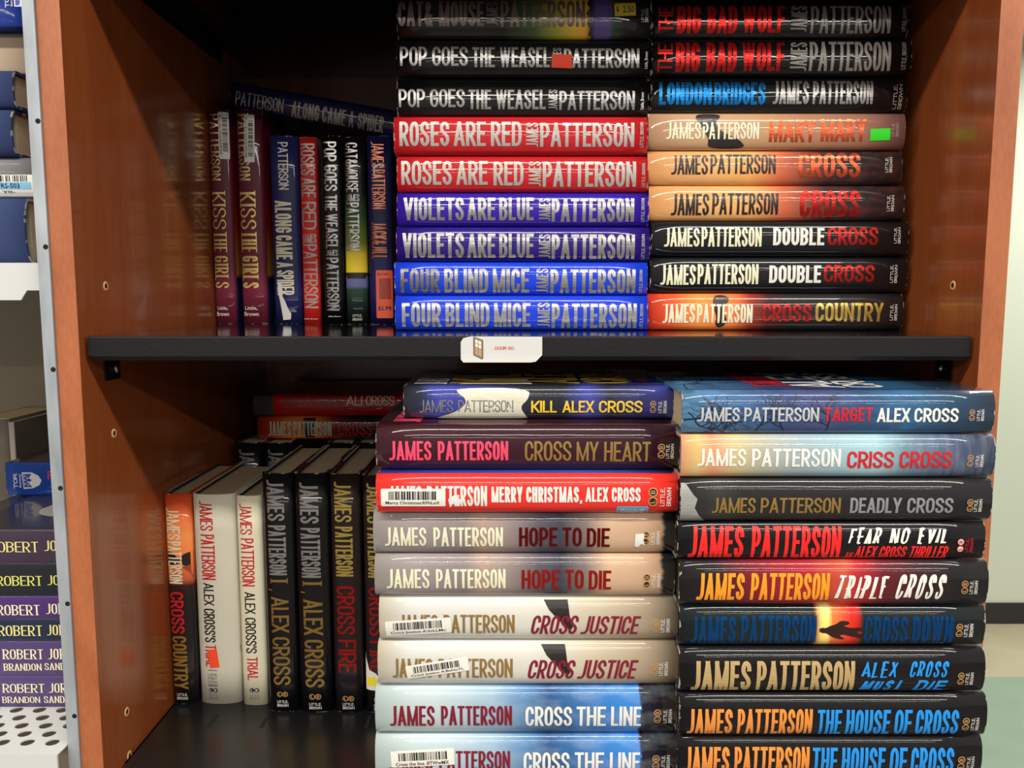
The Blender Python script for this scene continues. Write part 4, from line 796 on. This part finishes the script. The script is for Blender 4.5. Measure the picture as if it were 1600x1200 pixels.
# ------------------------------------------------------------------ lower shelf, upright books
G6 = 'hardcovers standing upright on the lower shelf'
upright(269, 309.5, 772, 1100, Z_LOW, J_COUNTRY2, [POLY([(860, 0), (862, .3), (872, .5), (864, .7), (860, 1), (884, 1), (882, .7), (876, .55), (884, .3), (876, 0)], ink((40, 24, 22))), POLY([(884, .62), (894, .9), (902, .96), (904, 1), (880, 1)], ink((150, 70, 40))), T('JAMES', 793, 842, .1, .6, CRM, .14), T('PATTERSON', 845, 910, .1, .62, CRM, .14), T('CROSS', 923, 988, .1, .62, REDI, .2), T('COUNTRY', 992, 1076, .1, .66, GLD2, .2), LBV(1083, 1093, .2, .62, WHT)], 'orange-to-black upright hardcover, leftmost on the lower shelf', G6)
upright(310.5, 377.5, 773, 1100, Z_LOW, J_LINEN, [T('JAMES', 783, 828, .2, .5, REDI, .13), T('PATTERSON', 834, 904, .2, .52, REDI, .13), T('ALEX', 909, 944, .22, .46, BLKI, .16), T("CROSS'S", 949, 1002, .2, .46, BLKI, .16), T('TRIAL', 1006, 1041, .2, .46, REDI, .15), ST('price_sticker', 1013, 1042, .28, .5, ORS, 6, r=.0002, label='blank orange-red price sticker'), POLY([(1046, .24), (1047, .24), (1047, .46), (1046, .46)], BLKI), R('LARGE', 1051, 1055.5, .24, .46, LGREY, .13), R('PRINT', 1057, 1061.5, .24, .46, LGREY, .13), R('EDITION', 1063, 1067, .24, .46, LGREY, .13), POLY([(1069, .24), (1070, .24), (1070, .46), (1069, .46)], BLKI), POLY([(1071, .24), (1072, .24), (1072, .46), (1071, .46)], BLKI), LBV(1083, 1093, .25, .46, LGREY, BLKI, 1078, ink((226, 224, 216)), BLKI), POLY([(1010, .965), (1020, .965), (1020, 1), (1010, 1)], MAR)], 'thick ivory upright hardcover with an orange sticker over its red lettering', G6)
upright(379, 418.5, 775, 1102, Z_LOW, J_LIN2, [T('JAMES', 787, 834, .16, .62, REDI, .13), T('PATTERSON', 840, 914, .16, .66, REDI, .13), T('ALEX', 923, 957, .24, .64, BLKI, .16), T("CROSS'S", 963, 1019, .22, .64, BLKI, .16), T('TRIAL', 1025, 1062, .24, .66, REDI, .16), LBV(1085, 1093, .3, .68, LGREY, BLKI, 1078, ink((226, 224, 216)), BLKI)], 'thin cream upright hardcover with red and black lettering', G6)
def ialex(d): return [T('JAMES', 750 + d, 812 + d, .18, .72, SIL, .17), T('PATTERSON', 819 + d, 896 + d, .18, .74, SIL, .17), T('I', 903 + d, 914 + d, .2, .76, GOLD, .16, style='s'), T(',', 917 + d, 921 + d, .2, .7, GOLDL, .2), T('ALEX', 930 + d, 986 + d, .2, .76, GOLD, .17), T('CROSS', 993 + d, 1069 + d, .2, .76, GOLD, .17), LBV(1094 + d, 1104 + d, .3, .66, WHT, ORING, 1084 + d)]
upright(419.5, 467, 740, 1112, Z_LOW, J_BLACK, ialex(0), 'left of two black upright hardcovers with silver and gold lettering, beside the cream book', G6)
upright(468, 520.5, 740, 1113, Z_LOW, J_BLACK, ialex(4), 'right of the two black upright hardcovers with silver and gold lettering', G6)
def fire(d): return [T('JAMES', 753 + d, 814 + d, .16, .7, GOLDL, .16), T('PATTERSON', 821 + d, 898 + d, .16, .72, GOLDL, .16), T('CROSS', 913 + d, 989 + d, .16, .74, REDF, .17), T('FIRE', 997 + d, 1050 + d, .16, .76, REDF, .17), LBV(1098 + d, 1108 + d, .28, .66, WHT, ORING, 1091 + d)]
J_FIRE = jacket('paper_brown_black', [(0, (34, 24, 22)), (.4, (30, 22, 24)), (1, (24, 24, 28))])
upright(522.5, 570, 741, 1113, Z_LOW, J_FIRE, fire(0), 'black upright hardcover with gold and red lettering, fully visible', G6)
upright(572, 618, 743, 1114, Z_LOW, J_FIRE, fire(2) + [KID('paper_tag', 'torn white and yellow paper tag', [([(1018, .03), (1024, .02), (1046, .14), (1050, .34), (1058, .5), (1060, .52), (1078, .52), (1078, .02)], TORN, .0005), ([(1058, .06), (1056, .3), (1066, .5), (1076, .5), (1070, .26), (1072, .06)], TAGY, .0007)])], 'black upright hardcover with a torn white and yellow tag, half hidden by the flat stack', G6)
G7 = 'hardcovers standing in the back row of the lower shelf'
def backr(): return [T('JAMES', 702, 762, .2, .75, SIL, .17), T('PATTERSON', 770, 850, .2, .76, SIL, .17)]
YBK = .962
for uL, uR, lab in ((370, 411, 'black upright hardcover in the back row, leftmost, under the two lying books'), (414, 455, 'black upright hardcover in the back row, second from the left'), (511, 552, 'black upright hardcover in the back row, its top seen above the gold-lettered book'), (554, 595, 'black upright hardcover in the back row, beside the plum stack')):
    vb = 600 - FPX * math.tan(math.atan2(Z_LOW - CAM_Z, YBK) + PITCH)
    upright(uL + 6, uR + 6, 692, vb, Z_LOW, J_BLACK, backr(), lab, G7, Y=YBK, D=.15)
zr = px(800, 692, YBK)[1] + .0004
G8 = 'hardcovers lying on the back row of the lower shelf'
zc1 = px(800, 650, .99)[1]; zc2 = px(800, 615, .99)[1]
flat_book(403, 690, zr, zc1, .985, J_COUNTRY, [POLY([(476, 646), (492, 646), (494, 660), (488, 672), (492, 682), (478, 682), (472, 664)], ink((40, 24, 22))), T('JAMES', 419, 455, 657, 677, CRM, .14), T('PATTERSON', 458, 518, 657, 677, CRM, .14), T('CROSS', 528, 582, 658, 677, REDI, .19), T('COUNTRY', 588, 660, 658, 677, GLD2, .19)], 'brownish red hardcover lying on the back row under the bright red book', G8, 650, 682, D=.15)
flat_book(396, 680, zc1 + .0003, zc2, .985, J_ALI, [T('JAMES', 440, 476, 620, 633, ink((120, 30, 34)), .17), T('PATTERSON', 481, 533, 620, 633, ink((120, 30, 34)), .17), T('ALI', 541, 566, 618, 633, CRM, .15), T('CROSS', 572, 616, 618, 633, CRM, .15)], 'bright red hardcover lying on top of the brownish red one at the back', G8, 615, 650, D=.15)

# ------------------------------------------------------------------ neighbouring metal shelving unit and its books
XPO = XL - TH - .0004
unit = empty('metal_shelving_unit', (XPO - .02, YF, 0)); tag(unit, 'white metal shelving unit with a galvanised post beside the bookcase', 'shelving')
def at_unit(mb, name, parent=None, bevel=0, label=None):
    o = mb.build(name, parent or unit, bevel=bevel)
    if not parent: o.location = (-unit.location.x, -unit.location.y, 0)
    if label: o['label'] = label
    return o
GALV = mat('galvanised_steel', (140, 150, 156), .5, .35); nt = GALV.node_tree; N = nt.nodes
tc = N.new('ShaderNodeTexCoord'); nz = N.new('ShaderNodeTexNoise'); nz.inputs['Scale'].default_value = 60; nz.inputs['Detail'].default_value = 5; mp = N.new('ShaderNodeMapping'); mp.inputs['Scale'].default_value = (1, 1, .25)
rp = N.new('ShaderNodeMix'); rp.data_type = 'RGBA'; rp.inputs[6].default_value = lin((112, 120, 128)); rp.inputs[7].default_value = lin((196, 202, 208))
nt.links.new(tc.outputs['Object'], mp.inputs[0]); nt.links.new(mp.outputs[0], nz.inputs['Vector']); nt.links.new(nz.outputs['Fac'], rp.inputs[0]); nt.links.new(rp.outputs[2], N['Principled BSDF'].inputs['Base Color'])
WPC = mat('white_powder_coat', (200, 202, 202), .4, 0, .2); TAUPE = mat('taupe_panel', (150, 138, 118), .6, bump=.05)
PW = .0095
m = MB(); m.box((XPO - PW, YF - .002, 0), (XPO, YF, 2.1), GALV); m.box((XPO - .0018, YF, 0), (XPO, YF + .035, 2.1), GALV)
m.box((XPO - PW, YF, 0), (XPO - PW + .0014, YF + .006, 2.1), GALV)
for v in (190, 386, 577, 762, 942, 1117):
    _, Z = px(115, v, YF); m.cyl((XPO - .0022, YF - .0019, Z), (0, -1, 0), .0021, .0002, HOLE, 14)
at_unit(m, 'post')
for xp, yp in ((-1.3, YF - .002), (-1.3, YF + .42), (XPO - PW, YF + .42)):
    m = MB(); m.box((xp, yp, 0), (xp + PW, yp + .0018, 2.1), GALV); m.box((xp + PW - .0018, yp, 0), (xp + PW, yp + .035, 2.1), GALV); at_unit(m, 'post')
m = MB(); m.box((-1.3, YF + .46, 0), (XPO - .003, YF + .464, 2.1), TAUPE); at_unit(m, 'back_panel')
ZS1 = CAM_Z + .0268; ZS2 = CAM_Z - .383
m = MB(); xr = px(64, 440, YF + .012)[0]
m.box((-1.288, YF + .014, ZS1 - .002), (xr, YF + .45, ZS1), WPC)
zl = px(60, 469, YF + .012)[1]
prof = [(xr, ZS1), (xr, zl + .008), (xr - .012, zl + .008), (xr - .0175, zl), (-1.3, zl), (-1.3, ZS1)]
m.face([(x, YF + .012, z) for x, z in prof][::-1], WPC); m.face([(x, YF + .014, z) for x, z in prof], WPC)
for k in range(len(prof)):
    a, b = prof[k], prof[(k + 1) % len(prof)]; m.face([(a[0], YF + .012, a[1]), (b[0], YF + .012, b[1]), (b[0], YF + .014, b[1]), (a[0], YF + .014, a[1])], WPC)
at_unit(m, 'shelf', label='plain white metal shelf')
# perforated lower shelf: a sheet with real round holes
m = MB(); y0, y1 = YF - .015, YF + .42; px_ = .0215; py = .0138; rr_ = .0057; xe = XPO - PW - .001
nx = 5; ny = 18
def cell(cx, cy, sx, sy):
    K = 16; sq = []
    for k in range(K):
        a = 2 * math.pi * (k + .5) / K; c, s_ = math.cos(a), math.sin(a); q = max(abs(c), abs(s_)); sq.append((cx + c / q * sx / 2, cy + s_ / q * sy / 2))
    ci = [(cx + rr_ * math.cos(2 * math.pi * (k + .5) / K), cy + rr_ * math.sin(2 * math.pi * (k + .5) / K)) for k in range(K)]
    for k in range(K):
        a, b = sq[k], sq[(k + 1) % K]; c, d = ci[(k + 1) % K], ci[k]
        m.face([(*a, ZS2), (*b, ZS2), (*c, ZS2), (*d, ZS2)], WPC); m.face([(*d, ZS2), (*c, ZS2), (*c, ZS2 - .0012), (*d, ZS2 - .0012)], WPC)
        m.face([(*b, ZS2 - .0012), (*a, ZS2 - .0012), (*d, ZS2 - .0012), (*c, ZS2 - .0012)], WPC)
    for s1, s2 in ((-1, -1), (1, -1), (1, 1), (-1, 1)):
        i = {(-1, -1): 225, (1, -1): 315, (1, 1): 45, (-1, 1): 135}[(s1, s2)]
        cor = (cx + s1 * sx / 2, cy + s2 * sy / 2); near = sorted(sq, key=lambda p: math.dist(p, cor))[:2]
        m.face([(*near[0], ZS2), (*cor, ZS2), (*near[1], ZS2)], WPC)
for i in range(nx):
    for j in range(ny):
        off = px_ / 2 if j % 2 else 0
        cell(xe - .004 - px_ * (i + .5) - off, y0 + .011 + py * .5 * 1 + py * j, px_, py)
    
xl = xe - .004 - px_ * nx - px_ / 2
for j in range(ny):
    yy = y0 + .011 + py * j
    if j % 2: m.box((xe - .004 - px_ / 2, yy, ZS2 - .0012), (xe, yy + py, ZS2), WPC)
    else: m.box((xe - .004, yy, ZS2 - .0012), (xe, yy + py, ZS2), WPC); m.box((xl, yy, ZS2 - .0012), (xl + px_ / 2, yy + py, ZS2), WPC)
m.box((-1.3, y0, ZS2 - .0012), (xl, y1, ZS2), WPC); m.box((xl, y0, ZS2 - .0012), (xe, y0 + .011, ZS2), WPC); m.box((xl, y0 + .011 + py * ny, ZS2 - .0012), (xe, y1, ZS2), WPC)
m.box((-1.3, y0 - .002, ZS2 - .04), (xe, y0, ZS2), WPC)
at_unit(m, 'shelf', label='perforated white metal shelf')
# books on it; right ends stand near the post
G9 = 'fantasy paperbacks stacked on the perforated shelf'
J_P1 = jacket('paper_plum_grey', [(0, (66, 54, 70))], rough=.35, coat=.3); J_P2 = jacket('paper_slate_black', [(0, (40, 42, 48))], rough=.35, coat=.3); J_P3 = jacket('paper_purple', [(0, (78, 52, 110))], rough=.35, coat=.3); J_P4 = jacket('paper_slate_navy', [(0, (40, 48, 70))], rough=.35, coat=.3); J_P5 = jacket('paper_purple_grey', [(0, (82, 66, 110))], rough=.35, coat=.3)
J_TOR = jacket('paper_royal_blue', [(0, (24, 64, 150))], rough=.35, coat=.3, vstops=[(0, (48, 36, 44)), (.3, (70, 48, 56)), (1, (40, 34, 50))], noise=None)
J_DARK = jacket('paper_dark_art', [(0, (66, 54, 70))], rough=.2, coat=.5, vstops=[(0, (40, 36, 40)), (.5, (50, 46, 50)), (1, (40, 36, 60))])
SER = ink((232, 220, 140)); SER2 = ink((222, 222, 110)); SERW = ink((238, 230, 190))
def rj(v0, v1, m, du=0): return T('ROBERT', -34 + 34 + du, 59 + du, v0, v1, m, .15, style='s'), T('JORDAN', 68 + du, 140 + du, v0, v1, m, .15, style='s')
zz = ZS2; Yb = .722
rows = [ # uL,uR, vT,vB
 (-10, 149, 772, 825, J_DARK, [], None),
]
def lower(uL, vT, vB, jm, items, label, uR=150, Y=Yb, D=.118, soft=True, zb=None):
    global zz
    zt = px(100, vT, Y + .005)[1]
    flat_book(uL, uR, zz + .0001, zt, Y, jm, items, label, G9, vT, vB, D=D, soft=soft, name='paperback_book', names=('cover', 'page_block'), bulge=.0012)
    zz = zt
def art_top(B, F):
    d = B.D - B.b - .019
    B.top(tess([(.02 * d + .3 * d * math.sin(t) * .6 + .35 * d, (.62 + .22 * math.cos(t)) * B.L) for t in [k * .4 for k in range(16)]]), ink((150, 146, 130)))
lower(-75, 1053, 1107, J_P5, [T('ROBERT', 5, 70, 1066, 1081, SERW, .15, style='s'), T('JORDAN', 77, 135, 1065, 1081, SERW, .15, style='s'), T('BRANDON', 3, 62, 1088, 1099, SERW, .16, style='s'), T('SANDERSON', 68, 140, 1087, 1099, SERW, .16, style='s')], 'bottom purple-grey paperback with two lines of cream lettering, lying on the perforated shelf')
lower(-75, 999, 1053, J_P5, [T('ROBERT', 5, 68, 1011, 1026, SERW, .15, style='s'), T('JORDAN', 75, 135, 1010, 1026, SERW, .15, style='s'), T('BRANDON', 5, 64, 1033, 1044, SERW, .16, style='s'), T('SANDERSON', 69, 140, 1032, 1043, SERW, .16, style='s')], 'upper purple-grey paperback with two lines of cream lettering')
lower(-85, 964, 999, J_P4, [T('ROBERT', -3, 66, 974, 990, SER, .15, style='s'), T('JORDAN', 73, 135, 973, 989, SER, .15, style='s')], 'slate navy paperback with one line of cream lettering under the purple one')
lower(-85, 929, 964, J_P3, [T('ROBERT', -5, 62, 942, 958, SERW, .15, style='s'), T('JORDAN', 71, 135, 940, 956, SERW, .15, style='s')], 'purple paperback with one line of cream lettering')
lower(-90, 878, 929, J_P2, [T('ROBERT', -6, 66, 897, 912, SER2, .15, style='s'), T('JORDAN', 74, 138, 896, 911, SER2, .15, style='s')], 'slate black paperback with yellow lettering in the shelving unit')
lower(-110, 826, 878, J_DARK, [T('ROBERT', -17, 60, 844, 860, SER, .15, style='s'), T('JORDAN', 69, 136, 842, 858, SER, .15, style='s'), art_top], 'plum grey paperback with yellow lettering and a dark glossy cover, under the blue book', D=.2)
tw = ink((216, 216, 214))
shield = [(34, 739), (50, 737), (60, 741), (65, 748), (61, 756), (50, 761), (36, 761)]
shin = [(36, 741), (46, 740), (44, 744), (52, 746), (42, 750), (50, 755), (44, 758), (37, 759)]
TORH = .0355
flat_book(9, 150, zz + .0001, zz + TORH, .852, J_TOR, [R('TOR', 21, 27, 738, 761, tw, .24), R('fantasy', 29, 34, 738, 760, tw, style='p'), POLY([(34.5, 736), (50, 736), (60, 741), (65, 748.5), (61, 756), (50, 761), (36, 762)], tw), POLY([(36.5, 738.5), (50, 738), (45, 745), (50, 748), (44, 752), (50, 759), (37, 759.5)], ink((40, 74, 160)), .0003), T('RO', 75, 100, 734, 747, ink((216, 50, 40)), .2), T('JO', 77, 102, 751, 759, ink((216, 50, 40)), .2)] + [POLY([(38 + a, 741 + b), (40 + a, 741 + b), (40 + a, 743 + b), (38 + a, 743 + b)], tw, .0004) for a, b in ((0, 0), (4, 3), (0, 6), (4, 9), (0, 12), (5, 14))], 'royal blue paperback with a white shield emblem on top of the paperback stack', G9, 721, 772, D=.105, soft=True, name='paperback_book', names=('cover', 'page_block'), bulge=.0012)
# two drab paperbacks standing behind the blue one
G10 = 'drab paperbacks standing behind the blue one'
J_TP = jacket('paper_taupe', [(0, (120, 112, 100))], rough=.5, coat=.1); J_TP2 = jacket('paper_pale_spine', [(0, (176, 168, 158))], rough=.5, coat=.1, vstops=[(0, (104, 98, 90)), (1, (98, 92, 84))])
YS = .972
vs_b = 600 - FPX * math.tan(math.atan2(ZS2 - CAM_Z, YS) + PITCH)
upright(-26, 29, 656, vs_b, ZS2, J_TP, [], 'thick taupe paperback standing behind the blue one, left of the pale spine', G10, D=.125, Y=YS, soft=True, name='paperback_book', names=('cover', 'page_block'))
upright(31.5, 40.5, 660, vs_b, ZS2, J_TP2, [], 'thin paperback with a pale spine and taupe cover standing behind the blue one', G10, D=.125, Y=YS, soft=True, name='paperback_book', names=('cover', 'page_block'))
# upper shelf of the unit
G11 = 'books stacked on the white metal shelf'
CL = jacket('cloth_navy', [(0, (52, 64, 104))], rough=.75, coat=0, noise=(.5, 90, (74, 88, 130), (1, 6, 1)), bump=.4); CLD = jacket('cloth_dark_navy', [(0, (34, 42, 66))], rough=.7, coat=0)
J_GR = jacket('paper_grey', [(0, (120, 118, 120))], rough=.5, coat=.1); J_TB = jacket('paper_deep_blue', [(0, (36, 62, 150)), (1, (30, 54, 140))], rough=.4, coat=.2); J_CREAM = jacket('paper_beige', [(0, (176, 158, 136))], rough=.6, coat=0)
zz = ZS1
def up(uR, vT, vB, jm, items, label, Y=.70, L=.22, D=.15, soft=False, pages=PAGES2, names=('cover', 'page_block'), name='hardcover_book', bulge=None):
    global zz
    vm = (vT + vB) / 2; X1 = px(uR, vm, Y)[0]; uL = 800 + (X1 - L) * FPX / ((px(1800, vm, Y)[0]) / (1000 / FPX))
    zt = px(20, vT, Y + .005)[1]
    flat_book(uL, uR, zz + .0001, zt, Y, jm, items, label, G11, vT, vB, D=D, soft=soft, name=name, names=names, pages=pages, bulge=bulge)
    zz = zt
up(39, 309, 408, CL, [], 'thick navy cloth book lying on the white metal shelf', Y=.69)
up(53, 246, 309, J_GR, [ST('barcode_label', -40, 53, 273, 309, WHITE_ST, 0, label='white and blue barcode label')] + [POLY([(a, 274), (a + w_, 274), (a + w_, 283), (a, 283)], BLACK_PR, .0007) for a, w_ in ((0, 3), (4.5, 1), (9, 2), (12, 1), (14.5, 1.5), (20, 1), (22.5, 2), (26, 1.5), (28.5, 1), (32, 2), (35.5, 1.5), (38.5, 1), (41, 1.5), (-4, 2), (-8, 1), (-12, 3))] + [POLY([(-30, 284), (48, 284), (48, 294), (-30, 294)], mat('label_blue', (130, 190, 222), .5), .0006), T('RS-503', 1, 30, 285.5, 292.5, BLACK_PR, style='p', off=.0008), T('Y0-', 1, 22, 296, 299, BLACK_PR, style='p', off=.0008)], 'grey book with a white and blue barcode label on its spine', Y=.705)
up(18, 170, 246, CL, [], 'navy cloth book above the grey one, lower of two alike', Y=.70)
up(20, 110, 170, CL, [], 'navy cloth book above its twin, upper of two alike', Y=.70)
up(46, 54, 110, J_CREAM, [], 'beige paperback lying under the blue book', Y=.715, D=.13, soft=True, name='paperback_book', bulge=.002)
up(41, -16, 54, J_TB, [R('TOR', 9, 15, -8, 20, tw, .24), R('fantasy', 17, 22, -8, 18, tw, style='p'), POLY([(23, 18), (23, -16), (60, -16), (60, 14), (34, 18)], tw), POLY([(25, 16), (25, -16), (32, -16), (32, 12), (30, 16)], ink((40, 74, 170)), .0003)], 'blue paperback with a white shield emblem at the top left corner', Y=.70, D=.105, soft=True, name='paperback_book', bulge=.0012)
